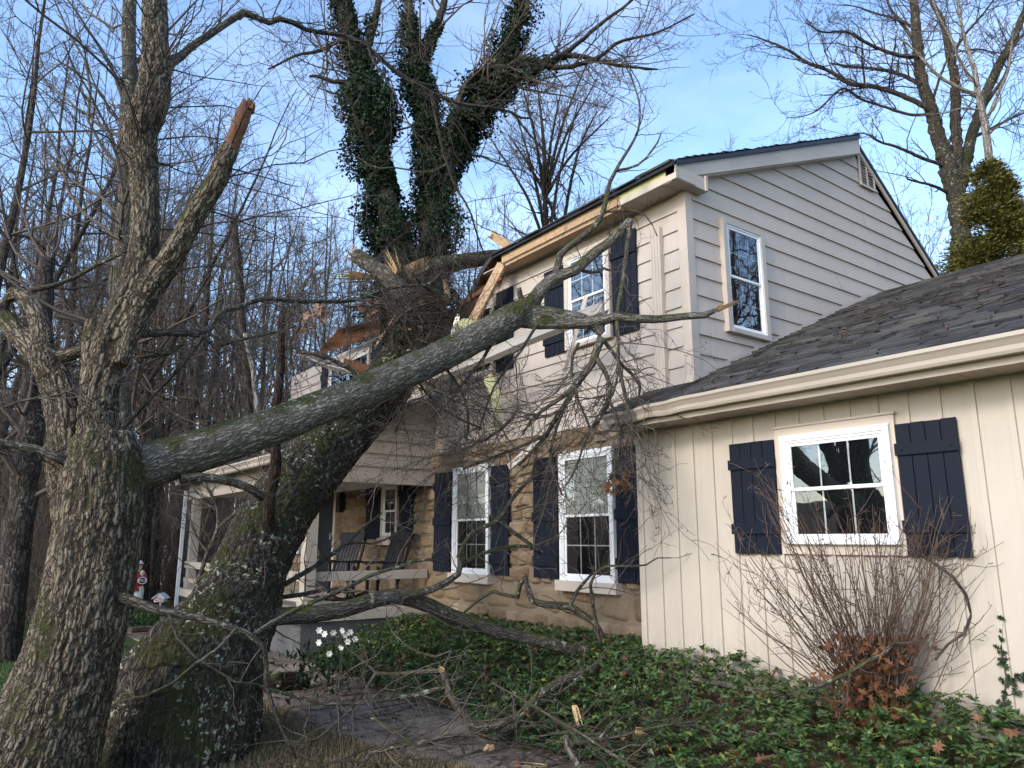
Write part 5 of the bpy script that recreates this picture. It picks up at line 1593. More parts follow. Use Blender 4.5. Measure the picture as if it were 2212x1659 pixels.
def ivy_leaves():
    Vs, Qs = [], []
    def shell(line, n, rad, t0, t1, seed):
        P, R = line
        t_ = rng.uniform(t0, t1, n) * (len(P) - 1)
        i = np.minimum(t_.astype(int), len(P) - 2)
        c_ = P[i] + (P[i + 1] - P[i]) * (t_ - i)[:, None]
        d = rng.normal(size=(n, 3)); d[:, 2] *= .5; d = nrm(d)
        lump = fbm(c_ * .9 + d * .8, 3, seed)
        r_ = R[i] + np.clip((lump - .32) * 2.0, .05, 1.3) * rad * 1.3 * rng.random(n) ** .75
        q = c_ + d * r_[:, None]
        # clumpy gaps
        keep = fbm(q * 1.7, 3, seed + 3) > .40
        q, d = q[keep], d[keep]
        m = len(q)
        dr = nrm(d * .6 + rng.normal(size=(m, 3)) * .6 + [0, 0, -.5])
        V, Q = leaf_quads(q, dr, nrm(d + rng.normal(size=(m, 3)) * .5), rng.uniform(.06, .125, m), rng.uniform(.05, .10, m))
        return V, Q
    parts = [shell(I1, 42000, 1.0, .28, .80, 2), shell(I2, 36000, .85, .28, .80, 12), shell(I3, 12000, .6, .05, .6, 22), shell(I1, 5000, .5, .78, 1.0, 92), shell(I2, 5000, .55, .78, .97, 93), shell(I3, 3000, .45, .55, .95, 94), shell(I4, 1000, .3, 0, .6, 32), shell(I5, 1500, .35, 0, .3, 42), shell(I9, 900, .4, 0, .6, 52), shell(I10, 3600, .7, 0, .4, 62), shell(I6, 700, .3, 0, .4, 72)]
    V, Q = join(parts)
    return link('ivy', mkmesh('ivy', V, Q), iv, M['ivy'])
ivy_leaves()

# ------------------------------------------------------------------ fan shaped tree behind the ridge
ft = thing('fan_crowned_tree', 'slim fan crowned bare tree rising behind the middle of the roof', 'tree', (*ground_at(1180, 24), 0))
fl = [trace([(1190, 1150, 16), (1188, 700, 14), (1182, 560, 13), (1180, 480, 12), (1176, 400, 11), (1176, 330, 9), (1170, 260, 6), (1160, 180, 3)], 24, 24)]
for a in [(1110, 230), (1060, 300), (1130, 190), (1215, 180), (1250, 220), (1290, 170), (1320, 250), (1270, 130)]:
    b_ = random.choice([(1182, 540), (1178, 480), (1176, 430)])
    mx_ = ((b_[0] + a[0]) / 2 + (b_[0] - a[0]) * .12, (b_[1] + a[1]) / 2)
    fl.append(trace([(*b_, 8), (*mx_, 6), (*a, 2.5)], 24, random.uniform(22.5, 25.5)))
fl.append(trace([(1230, 1150, 10), (1215, 560, 9), (1200, 470, 8), (1150, 370, 6), (1105, 300, 3)], 24, 24))
fl.append(trace([(1195, 600, 9), (1215, 500, 8), (1232, 400, 7), (1255, 310, 5), (1290, 240, 3)], 24, 24))
tube_obj('trunk', fl, M['bark_bg'], ft, 8)
twig_obj('crown', twiggery(fl, (190, 1100, 3200), (1.0, 3.0), (0, 0, .3), .4, spur=False, rmax=.05, curl=.14, rmin=.006, t0=.3), M['twig_bg'], ft)

# ------------------------------------------------------------------ big bare trees behind the gable
bo = thing('big_bare_tree', 'big dark bare tree with a heavy forked trunk standing behind the gable', 'tree', (*ground_at(2090, 21), 0))
def T3(pts): return [(1950 * .843 + x * .5315, y * .5315, w * .56) for x, y, w in pts]
B = [T3([(815, 1150, 75), (812, 950, 68), (800, 850, 66), (775, 720, 70), (735, 600, 56), (700, 480, 48), (660, 350, 42), (640, 220, 38), (625, 60, 32), (620, -40, 28)]),
     T3([(800, 800, 44), (800, 650, 40), (790, 500, 38), (790, 350, 34), (770, 230, 30), (740, 100, 22), (690, 0, 16)]),
     T3([(815, 760, 44), (845, 600, 40), (890, 450, 36), (950, 300, 34), (1010, 190, 30), (1050, 100, 26), (1090, 0, 20)]),
     T3([(690, 450, 22), (620, 410, 20), (540, 375, 19), (450, 350, 18), (360, 340, 16), (280, 290, 14), (180, 250, 12), (130, 215, 10), (60, 180, 8), (-20, 150, 5), (-60, 140, 3)]),
     T3([(650, 345, 16), (560, 300, 14), (460, 280, 12), (350, 270, 10), (280, 255, 6)]),
     T3([(650, 230, 18), (560, 225, 14), (440, 180, 12), (350, 130, 10), (250, 130, 7), (180, 90, 4)]),
     T3([(690, 465, 12), (600, 465, 11), (490, 430, 10), (400, 400, 9), (330, 360, 8), (240, 440, 6), (180, 470, 4), (100, 480, 2.5)]),
     T3([(735, 670, 14), (650, 640, 13), (560, 600, 11), (480, 575, 9), (430, 545, 6), (380, 540, 4)]),
     T3([(760, 785, 12), (700, 755, 11), (640, 740, 9), (590, 725, 6), (600, 700, 4)]),
     T3([(640, 200, 14), (590, 120, 12), (530, 40, 9), (500, -30, 7)]),
     T3([(630, 120, 12), (560, 80, 9), (470, 55, 7), (380, 25, 5), (300, 20, 3)]),
     T3([(880, 470, 18), (930, 400, 15), (1000, 290, 12), (1020, 200, 10), (1080, 120, 8)]),
     T3([(860, 560, 14), (940, 520, 12), (1040, 470, 9), (1120, 440, 6)]),
     T3([(770, 240, 12), (830, 140, 10), (900, 60, 8), (960, -20, 6)]),
     T3([(700, 400, 10), (740, 280, 9), (780, 220, 7), (880, 200, 6), (960, 215, 5), (1030, 215, 4)])]
B = [trace(b, 21, 21 + random.uniform(-1.2, 1.2)) for b in B]
tube_obj('trunk', B[:3], M['bark_oak'], bo, 14)
tube_obj('limb', B[3:], M['bark_bg'], bo)
twig_obj('crown', twiggery(B[3:], (150, 900, 2600), (.9, 2.8), (-.03, 0, .16), .45, spur=False, rmax=.05, curl=.2, rmin=.006), M['twig_d'], bo)
twig_obj('crown', twiggery(B[:3], (60, 320, 1000), (.9, 2.8), (0, 0, .2), .15, spur=False, rmax=.05, curl=.2, rmin=.006, t0=.4), M['twig_d'], bo)
wb = thing('pale_barked_tree', 'slim pale flaking barked tree beside the conifer', 'tree', (*ground_at(2150, 18), 0))
Wl = [T3([(960, 1150, 34), (945, 800, 30), (935, 700, 28), (920, 580, 28), (905, 480, 26), (885, 390, 24), (870, 300, 18), (840, 200, 16), (815, 100, 13), (800, 0, 10)]),
      T3([(885, 395, 16), (860, 380, 15), (780, 345, 13), (700, 290, 11), (640, 220, 9), (560, 150, 6)]),
      T3([(860, 330, 12), (810, 250, 11), (770, 150, 10), (720, 60, 8), (690, -20, 6)]),
      T3([(920, 480, 13), (960, 390, 12), (1000, 300, 10), (1015, 220, 8), (1025, 100, 5)]),
      T3([(880, 445, 9), (820, 440, 8), (740, 460, 6), (650, 470, 4)])]
Wl = [trace(b, 18, 18) for b in Wl]
tube_obj('trunk', Wl[:1], M['bark_white'], wb, 12)
tube_obj('limb', Wl[1:], M['bark_white'], wb)
twig_obj('crown', twiggery(Wl, (60, 320, 700), (.7, 2.2), (0, 0, .15), .3, spur=False, rmax=.05, curl=.2, rmin=.005, t0=.35), M['twig_bg'], wb)

# ------------------------------------------------------------------ conifer
def conifer():
    base = np.array([*ground_at(2245, 15.5), 0.0])
    o = thing('golden_conifer', 'bushy golden green conifer rising behind the garage roof', 'tree', tuple(base))
    H = EYE + 15.5 * (1165 - 285) / 1637
    P = np.stack([np.full(8, base[0]), np.full(8, base[1]), np.linspace(0, H - .3, 8)], 1)
    tube_obj('trunk', [(P, np.linspace(.16, .02, 8))], M['bark_bg'], o)
    nb, ns = 230, 16
    zb = H * (1 - rng.random(nb) ** .8 * .72)
    ab = rng.uniform(0, 2 * pi, nb)
    Rb = (.15 + 2.7 * (1 - zb / H) ** .85) * rng.uniform(.45, 1.2, nb)
    tb = .3 + .7 * rng.random((nb, ns)) ** .7
    n = nb * ns
    a = (ab[:, None] + rng.normal(size=(nb, ns)) * .10).ravel()
    rr = (Rb[:, None] * tb).ravel()
    z = (zb[:, None] + (Rb[:, None] * (.45 * tb ** 2 - .15)) + rng.normal(size=(nb, ns)) * .07).ravel()
    c_ = base + np.stack([np.cos(a) * rr, np.sin(a) * rr, z], 1)
    # each spray: a drooping fan of narrow leaflets
    m = 20
    C = np.repeat(c_, m, 0)
    out = np.repeat(np.stack([np.cos(a), np.sin(a), np.full(n, .1)], 1), m, 0)
    t_ = rng.random((n * m, 1))
    side = nrm(np.cross(out, [0, 0, 1.0]))
    s = rng.normal(size=(n * m, 1))
    C = C + out * (t_ - .5) * .34 + side * s * .09 - np.array([0, 0, 1.0]) * (t_ ** 2) * .16 + rng.normal(size=(n * m, 3)) * .03
    D = nrm(out * .7 + side * s * .6 + rng.normal(size=C.shape) * .35 + [0, 0, .15])
    V, Q = leaf_quads(C, D, nrm(rng.normal(size=C.shape) + [0, 0, 1]), rng.uniform(.08, .17, n * m), rng.uniform(.022, .045, n * m))
    link('foliage', mkmesh('foliage', V, Q), o, M['conifer'])
conifer()
# ================================================================== wreckage at the crushed roof
def slab4(name, c, th, mats, parent=None, up=(0, 0, 1)):
    """four corner sheet: underside material 0, top material 1"""
    c = [np.asarray(q, float) for q in c]
    n = nrm(np.cross(c[1] - c[0], c[3] - c[0]))
    if n @ np.asarray(up, float) < 0: n = -n
    mb = MB()
    V, m = [], 8
    for lay in (0, 1):
        for i in range(m + 1):
            for j in range(m + 1):
                u, w = i / m, j / m
                p = c[0] * (1 - u) * (1 - w) + c[1] * u * (1 - w) + c[2] * u * w + c[3] * (1 - u) * w
                k = .07 * sin(u * 3.1) * sin(w * 3.1) + .02 * sin(u * 9 + w * 5)
                V.append(p + n * (lay * th + k))
    o_ = (m + 1) ** 2
    F0 = [(i * (m + 1) + j, i * (m + 1) + j + 1, (i + 1) * (m + 1) + j + 1, (i + 1) * (m + 1) + j) for i in range(m) for j in range(m)]
    F1 = [tuple(o_ + k for k in reversed(f)) for f in F0]
    ring = [i for i in range(m + 1)] + [i * (m + 1) + m for i in range(1, m + 1)] + [m * (m + 1) + i for i in range(m - 1, -1, -1)] + [i * (m + 1) for i in range(m - 1, 0, -1)]
    FS = [(ring[k], ring[(k + 1) % len(ring)], ring[(k + 1) % len(ring)] + o_, ring[k] + o_) for k in range(len(ring))]
    mb.add(V, F0, 0, random.random())
    n0 = len(mb.f)
    mb.f += F1 + FS
    mb.m += [1] * (len(F1) + len(FS))
    return mb.build(name, mats, parent)

slab4('crushed_roof', [at(682, 768, 15.0), at(728, 712, 13.9), at(822, 688, 12.5), at(822, 722, 13.0)], .05, [M['oldraw'], M['black']], house)['label'] = 'lifted roof deck showing its brown underside'
slab4('sagging_roof', [(5.66, 8.12, 5.50), (5.80, 9.55, 4.80), (7.7, 9.5, 5.5), (8.2, 8.12, 6.55)], .05, [M['oldraw'], M['shingle']], house)['label'] = 'collapsed roof edge beside the break'
slab4('attic_deck', [(6.4, 8.9, 3.9), (6.4, 12.2, 3.9), (11.5, 12.2, 4.3), (11.5, 8.9, 4.3)], .05, [M['shade_fill'], M['shade_fill']], house)  # painted near-black to stand for shade inside the broken attic
def plank_thing(name, label, a, b, w, th, mat, cat='board', up=(0, 0, 1), group=None, sp0=0, sp1=0, parent=None):
    a, b = np.asarray(a), np.asarray(b)
    mb = MB()
    mb.plank(a, b, w, th, up, ragged=.07)
    d = nrm(b - a)
    if sp0: splinters(mb, a + d * .03, -d, sp0, w, 10, .1)
    if sp1: splinters(mb, b - d * .03, d, sp1, w, 10, .1)
    o = mb.build(name, M[mat], parent)
    if parent is None: tag(o, label, cat, group)
    elif label: o['label'] = label
    return o
for k in range(7):
    y = 8.2 + k * .2
    plank_thing('rafter', None, (5.85, y, 5.44 - (y - 8.12) * .48), (7.7, y + random.uniform(-.05, .05), 6.1 - (y - 8.12) * .6), .05, .13, 'oldraw', parent=house)
plank_thing('broken_beam', 'long raw timber hanging slantwise from the torn eave', at(1084, 572, 9.85), at(1012, 712, 9.9), .15, .05, 'raw', up=(1, .3, 0), sp1=.1)
plank_thing('splintered_board', 'raw splintered board sticking up above the roof edge', at(1064, 508, 10.8), at(1122, 548, 10.6), .13, .05, 'raw', up=(1, 0, 0), sp0=.08, sp1=.15)
plank_thing('splintered_board', 'thin reddish board poking left under the torn eave', at(1080, 602, 9.8), at(1000, 655, 10.3), .07, .03, 'oldraw', up=(1, 0, 0))
plank_thing('splintered_board', 'pale slanted lath crossing the lifted roof deck', at(872, 655, 12.6), at(812, 748, 12.9), .05, .03, 'raw', up=(1, 0, 0))
plank_thing('splintered_board', 'dark red board slanting down beside the left shutter', at(845, 690, 12.9), at(886, 770, 12.2), .14, .03, 'oldraw', up=(1, 0, 0))
plank_thing('splintered_board', 'red brown fascia board fallen over the left window', at(745, 785, 14.2), at(815, 806, 13.0), .2, .03, 'oldraw', up=(1, 0, .3), sp1=.1)
plank_thing('splintered_board', 'orange plywood scrap caught in the broken branches', at(900, 760, 11.3), at(945, 742, 11.2), .34, .02, 'redply', up=(1, .2, .5), sp1=.12)
plank_thing('splintered_board', 'long reddish split board standing in the tangle', at(1045, 608, 10.6), at(985, 735, 10.6), .09, .03, 'redwood', up=(1, 0, 0), sp0=.3, sp1=.2)
plank_thing('splintered_board', 'short pale upright stud beside the hole', at(962, 610, 11.3), at(968, 645, 11.3), .08, .05, 'raw', up=(1, 0, 0), sp0=.08)
plank_thing('splintered_board', 'pale broken trim standing by the left shutter', at(870, 705, 12.35), at(868, 795, 12.35), .2, .03, 'raw', up=(1, 0, 0), sp0=.2, sp1=.1)
for k in range(9):
    x, y = random.uniform(890, 1010), random.uniform(640, 770)
    a = random.uniform(0, pi)
    L = random.uniform(14, 42)
    plank_thing('wreckage_lath', 'splintered strip of roof lath jammed in the crushed roof', at(x, y, 10.9), at(x + L * cos(a), y + L * sin(a), 10.9 + random.uniform(-.4, .4)), random.uniform(.03, .08), .02, random.choice(('oldraw', 'raw', 'redwood')), 'lath', (1, 0, .2), 'splintered lath in the crushed roof', sp0=.1)

def hung_gutter(label, a, b, out, up, mat='gutter_b', brackets=True):
    mb = MB()
    a, b = np.asarray(a), np.asarray(b)
    V, F = gutter_mesh((a, b), out, up, seg=30, dent=lambda t_, p, z: (.004 * sin(t_ * 17), 0, .012 * sin(t_ * 9)))
    mb.add(V, F)
    o = mb.build('fallen_gutter', M[mat])
    tag(o, label, 'gutter')
    if brackets:
        n = 5
        for i in range(n):
            p = a + (b - a) * (i + .5) / n
            q = MB(); q.plank(p + np.asarray(up) * .125, p + np.asarray(up) * .128 + np.asarray(out) * .12, .02, .004, (0, 0, 1)); q.build('bracket', M['metal'], o)
    return o
hung_gutter('long torn gutter hanging slantwise across the upper windows', at(1308, 684, 7.75), at(826, 872, 10.9), nrm(np.array([-.8, 0, .55])), nrm(np.array([.55, 0, .8])))
hung_gutter('short grey gutter dangling below the lifted roof deck', at(655, 772, 15.0), at(775, 812, 13.3), nrm(np.array([-.8, 0, -.5])), nrm(np.array([-.4, 0, .8])))

def strip(name, label, pts, w, mat, cat, d0, d1, edge=None):
    """bent flat metal strip with folded lip"""
    P, R = trace([(*p, 10) for p in pts], d0, d1, 16)
    T = nrm(np.gradient(P, axis=0))
    tw = np.linspace(0, 1.1, 16)
    V, F = [], []
    for p, t_, a in zip(P, T, tw):
        s = nrm(np.cross(t_, _F)); f = np.cross(s, t_)
        e = s * cos(a) + f * sin(a)
        g = np.cross(t_, e)
        V += [p - e * w / 2, p + e * w / 2, p + e * w / 2 + g * .03, p - e * w / 2 + g * .003]
    for i in range(15):
        for j in range(3): F.append((i * 4 + j, i * 4 + j + 1, i * 4 + 5 + j, i * 4 + 4 + j))
    mb = MB(); mb.add(V, F)
    o = mb.build(name, M[mat])
    so = o.modifiers.new('t', 'SOLIDIFY'); so.thickness = .003
    tag(o, label, cat)
    return o
strip('bent_fascia_strip', 'bent pale yellow backed fascia strip hanging in front of the siding', [(1052, 812), (1066, 845), (1072, 875), (1066, 918)], .13, 'foam', 'metal strip', 9.3, 9.3)
strip('bent_fascia_strip', 'curled yellow backed fascia strip below the slanting timber', [(985, 715), (1005, 700), (1020, 712), (1012, 730)], .16, 'foam', 'metal strip', 9.7, 9.6)
strip('bent_fascia_strip', 'crumpled yellow backed strip under the bough beside the window', [(1035, 735), (1028, 760), (1042, 775)], .12, 'foam', 'metal strip', 9.4, 9.3)
strip('bent_fascia_strip', 'narrow tan trim strip dangling below the middle upper window', [(1266, 640), (1248, 700), (1232, 755), (1216, 802)], .04, 'trim', 'metal strip', 7.95, 8.1)
strip('bent_fascia_strip', 'white aluminium strip curling down at the crushed wall', [(990, 680), (978, 720), (966, 760), (960, 790)], .06, 'metal', 'metal strip', 10.0, 10.0)
mb = MB()
mb.plank(at(1190, 930, 9.0), at(1100, 1010, 9.3), .09, .03, (1, 0, 0))
tag(mb.build('loose_downspout', M['trim']), 'detached downspout length leaning across the stone lintel', 'downspout')

# lobed dead leaves -------------------------------------------------------------
def lobed(C, Nn, size):
    """oak-like leaves: fan of lobes, curled"""
    n = len(C)
    Nn = nrm(Nn)
    A = nrm(np.cross(Nn, rng.normal(size=(n, 3)))); B_ = np.cross(Nn, A)
    prof = np.array([(0, -1.0), (.22, -.55), (.75, -.5), (.35, -.12), (1.0, .15), (.42, .32), (.6, .85), (.14, .62), (0, 1.1)])
    pr = np.concatenate([prof, prof[-2:0:-1] * [-1, 1]])
    k = len(pr)
    s = np.broadcast_to(size, n)[:, None, None] * .5
    jx = 1 + .25 * rng.normal(size=(n, k, 1))
    x = pr[None, :, 0:1] * .72 * jx; y = pr[None, :, 1:2]
    cu = rng.uniform(-.5, .7, (n, 1, 1))
    z = cu * (x ** 2) * 1.1 + rng.uniform(-.4, .4, (n, 1, 1)) * y * y
    V = C[:, None] + s * (A[:, None] * x + B_[:, None] * y + Nn[:, None] * z)
    V = np.concatenate([C[:, None], V], 1)
    f = np.array([(0, 1 + i, 1 + (i + 1) % k) for i in range(k)])
    F = (np.arange(n)[:, None, None] * (k + 1) + f[None]).reshape(-1, 3)
    return V.reshape(-1, 3), F

def leaf_cluster(label, px, py, d, n, spread, size, mat):
    c = at(px, py, d)
    C = c + rng.normal(size=(n, 3)) * spread
    V, F = lobed(C, rng.normal(size=(n, 3)), rng.uniform(*size, n))
    o = link('dead_leaf_cluster', mkmesh('dead_leaf_cluster', V, F), None, M[mat])
    tag(o, label, 'leaves')
leaf_cluster('pale curled dead leaves caught in twigs left of the hole', 688, 682, 7.2, 16, .055, (.12, .2), 'deadp')
leaf_cluster('single tan dead leaf cluster hanging below the pale curled ones', 652, 708, 7.2, 5, .03, (.12, .17), 'deadp')
leaf_cluster('brown dead leaves stuck on the roof deck edge', 800, 672, 11, 14, .10, (.14, .22), 'dead')
leaf_cluster('russet dead leaves hanging in front of the right stone wall window', 1330, 1048, 7.0, 18, .06, (.07, .13), 'dead')
leaf_cluster('russet dead leaf pair close to the garage corner', 1352, 1030, 7.1, 6, .035, (.08, .12), 'dead')

# ================================================================== planting bed
def bed_points(n):
    y = rng.uniform(1.2, 10.1, n * 2)
    ex = edge_x(y) - .12 + .25 * (fbm(np.stack([y * 1.3, y * 0, y * 0], 1), 3, 9) - .5)
    wall = np.where(y < 5.5, XW - .04, XF - .06)
    x = ex + (wall - ex) * rng.random(n * 2)
    w = rng.random(n * 2) < (wall - ex) / 2.3
    return x[w][:n], y[w][:n], (x - ex)[w][:n], (wall - x)[w][:n]
def pachysandra():
    x, y, e, wl = bed_points(5200)
    n = len(x)
    h = (.07 + .17 * rng.random(n)) * (.5 + .6 * sstep(0, .5, e)) * (.7 + .6 * fbm(np.stack([x, y, x * 0], 1) * 1.6, 2, 4))
    z = gz(x, y) + h
    C = np.stack([x, y, z], 1)
    k = 8
    a = (np.arange(k)[None] * 2 * pi / k + rng.random((n, 1)) * 6.28 + rng.normal(size=(n, k)) * .25)
    el = rng.uniform(-.15, .65, (n, k))
    tilt = rng.normal(size=(n, 1, 3)) * .22
    D = nrm(np.stack([np.cos(a) * np.cos(el), np.sin(a) * np.cos(el), np.sin(el)], -1) + tilt).reshape(-1, 3)
    Cc = np.repeat(C, k, 0) + rng.normal(size=(n * k, 3)) * .006
    sz = np.repeat(rng.uniform(.7, 1.25, n), k)
    V, Q = leaf_quads(Cc, D, np.array([0, 0, 1.0]) + rng.normal(size=D.shape) * .25, sz * rng.uniform(.045, .085, n * k), sz * rng.uniform(.022, .038, n * k), .35)
    o = link('groundcover', mkmesh('groundcover', V, Q), None, M['pachy'])
    tag(o, 'glossy green whorled groundcover filling the bed along the house', 'groundcover', None, 'stuff')
pachysandra()
def dead_leaves():
    x, y, e, wl = bed_points(420)
    C1 = np.stack([x, y, gz(x, y) + rng.uniform(.10, .27, len(x))], 1)
    m = 260
    yy = rng.uniform(3.8, 14, m); xx = rng.uniform(-1.5, 4.2, m)
    C2 = np.stack([xx, yy, gz(xx, yy) + .035], 1)
    C = np.concatenate([C1, C2])
    V, F = lobed(C, np.array([0, 0, 1.0]) + rng.normal(size=C.shape) * .45, rng.uniform(.05, .12, len(C)))
    o = link('fallen_leaves', mkmesh('fallen_leaves', V, F), None, M['dead'])
    tag(o, 'brown dead leaves scattered over path and groundcover', 'leaves', None, 'stuff')
dead_leaves()
def grass():
    def blades(n, fx, fy, h, keep=None):
        x, y = rng.uniform(*fx, n), rng.uniform(*fy, n)
        k = keep(x, y) if keep else np.ones(n, bool)
        x, y = x[k], y[k]; n = len(x)
        b = np.stack([x, y, gz(x, y)], 1)
        a = rng.uniform(0, 2 * pi, n)
        hh = rng.uniform(*h, n)[:, None]
        l = np.stack([np.cos(a), np.sin(a), np.zeros(n)], 1) * hh * rng.uniform(.1, .9, (n, 1))
        s = np.stack([-np.sin(a), np.cos(a), np.zeros(n)], 1) * .004
        u = np.array([0, 0, 1.0])
        V = np.stack([b - s, b + s, b + l * .4 + u * hh * .6 + s * .7, b + l * .4 + u * hh * .6 - s * .7, b + l + u * hh, ], 1).reshape(-1, 3)
        i = np.arange(n)[:, None] * 5
        return V, np.concatenate([i + [[0, 1, 2]], i + [[0, 2, 3]], i + [[3, 2, 4]]])
    pl = lambda x, y: np.interp(y, [3.0, 4.6, 5.6, 6.6, 8.2, 11, 17, 21], [3.3, 3.1, 2.72, 2.62, 2.75, 2.6, 2.5, 2.4]) - .03
    V, F = blades(70000, (-1.5, 3.2), (4.6, 13), (.02, .06), lambda x, y: (x < pl(x, y)) & (fbm(np.stack([x, y, x * 0], 1) * 1.1, 3, 6) > .36))
    tag(link('lawn_grass', mkmesh('lawn_grass', V, F), None, M['grass']), 'short green lawn grass at the left of the path', 'grass', None, 'stuff')
    V, F = blades(42000, (1.2, 3.3), (4.4, 7.4), (.02, .08), lambda x, y: (x < pl(x, y) + .1) & (fbm(np.stack([x, y, x * 0], 1) * 1.5, 3, 16) > .42))
    tag(link('dry_grass', mkmesh('dry_grass', V, F), None, M['straw']), 'dry straw coloured grass beside the path edge', 'grass', None, 'stuff')
grass()
def chips():
    m = 2600
    y = rng.uniform(3.9, 12, m); x = rng.uniform(2.0, 4.3, m)
    C = np.stack([x, y, gz(x, y) + .034], 1)
    D = rng.normal(size=(m, 3)) * [1, 1, .15]
    L = rng.uniform(.012, .06, m)
    V, Q = leaf_quads(C, D, np.array([0, 0, 1.0]) + rng.normal(size=(m, 3)) * .4, L, L * rng.uniform(.15, .6, m), .2)
    tag(link('bark_chips', mkmesh('bark_chips', V, Q), None, M['chip']), 'bark chips and wood splinters strewn over the flagstone path', 'debris', None, 'stuff')
chips()

# ---------------- bare shrub in front of the garage window
def shrub():
    base = at(1893, 1580, 5.62); base[2] = float(gz(base[0], base[1]))
    o = thing('bare_shrub', 'bare russet stemmed shrub with dead leaves at its base below the garage window', 'shrub', tuple(base))
    lines = []
    env = [(1550, 1280), (1590, 1120), (1640, 1005), (1700, 1060), (1780, 1090), (1850, 1070), (1930, 1110), (1990, 1090), (2050, 1050), (2100, 1150), (2135, 1260)]
    for i in range(125):
        tx = random.uniform(1555, 2130)
        ty = np.interp(tx, [e[0] for e in env], [e[1] for e in env]) + abs(random.gauss(0, 60)) + (random.random() < .4) * random.uniform(0, 200)
        d = random.uniform(5.0, 5.62)
        b = base + np.array([random.uniform(-.12, .12), random.uniform(-.2, .2), -.02])
        tip = at(tx, ty, d)
        tip[0] = min(tip[0], XW - .08)
        L = np.linalg.norm(tip - b)
        mid = b * .5 + tip * .5 + np.array([random.uniform(-.05, .03), (tip[1] - b[1]) * .05, .02 * L]) + rng.normal(size=3) * .03
        q1 = b * .75 + mid * .25 + rng.normal(size=3) * .02 + [0, 0, .04]
        lines.append(resample([b, q1, mid, mid * .4 + tip * .6 + rng.normal(size=3) * .03, tip], np.array([1, .9, .65, .45, .22]) * random.uniform(.0034, .0075), 14))
    for P, R in lines: P[:, 0] = np.minimum(P[:, 0], XW - .06)
    tube_obj('stem', lines, M['twig_red'], o, 5, .1)
    tw = twiggery(lines, (420, 560), (.12, .42), (0, 0, .22), .55, curl=.14, ang=(25, 60), rmin=.0016)
    for P, R in tw: P[:, :, 0] = np.minimum(P[:, :, 0], XW - .03)
    twig_obj('twigs', tw, M['twig_red'], o)
    n = 640
    C = np.array([at(random.gauss(1885, 55 if i % 2 else 32), random.uniform(1375, 1592), random.uniform(5.25, 5.62)) for i in range(n)])
    C[:, 0] = np.minimum(C[:, 0], XW - .08); C[:, 2] = np.maximum(C[:, 2], gz(C[:, 0], C[:, 1]) + .04)
    V, F = lobed(C, rng.normal(size=(n, 3)) + [-.5, 0, .2], rng.uniform(.05, .105, n))
    link('caught_leaves', mkmesh('caught_leaves', V, F), o, M['dead'])
shrub()
fallen('mossy broken stick lodged across the bare shrub', trace([(1760, 1485, 8), (1800, 1470, 9), (1840, 1450, 9), (1880, 1425, 9), (1910, 1410, 10), (1934, 1388, 10)], 5.15, 5.3), [trace([(1838, 1452, 6), (1832, 1480, 5), (1828, 1510, 5), (1815, 1540, 3)], 5.2, 5.2)], (6,), (.1, .25))
fallen('crooked grey stick hooked over the right of the bare shrub', trace([(1985, 1195, 7), (2030, 1225, 7), (2070, 1260, 7), (2095, 1305, 6), (2098, 1335, 6), (2085, 1365, 6), (2050, 1390, 5.5), (2020, 1425, 4.5)], 5.25, 5.3), [], (10,), (.08, .2))

def vine():
    P, R = trace([(2205, 1640, 5), (2185, 1590, 5), (2168, 1520, 4.5), (2174, 1470, 4), (2165, 1420, 3), (2163, 1392, 2)], 5.0, 5.0, 22)
    for P_ in (P,):
        k = (XW - .022 - 0) / P_[:, 0]
        P_[:] = np.array([0, 0, EYE]) + (P_ - [0, 0, EYE]) * k[:, None]
    o = thing('climbing_ivy', 'small dark ivy climbing the cream wall at the right edge', 'vine', tuple(P[0]))
    s = sprout(P[None], R[None], 6, (40, 80), lens=(.1, .3), trop=(0, 0, .1), rr=.7, N=6)
    s[0][:, :, 0] = XW - .02
    twig_obj('stem', [(P[None], R[None]), s], M['twig'], o)
    Q = np.concatenate([P, s[0].reshape(-1, 3)])
    C = Q[rng.integers(0, len(Q), 70)] + rng.normal(size=(70, 3)) * [.004, .02, .02]
    C[:, 0] = XW - rng.uniform(.02, .04, 70)
    V, F = lobed(C, np.array([-1, 0, .25]) + rng.normal(size=C.shape) * .25, rng.uniform(.03, .065, 70))
    link('leaves', mkmesh('leaves', V, F), o, M['ivy'])
vine()

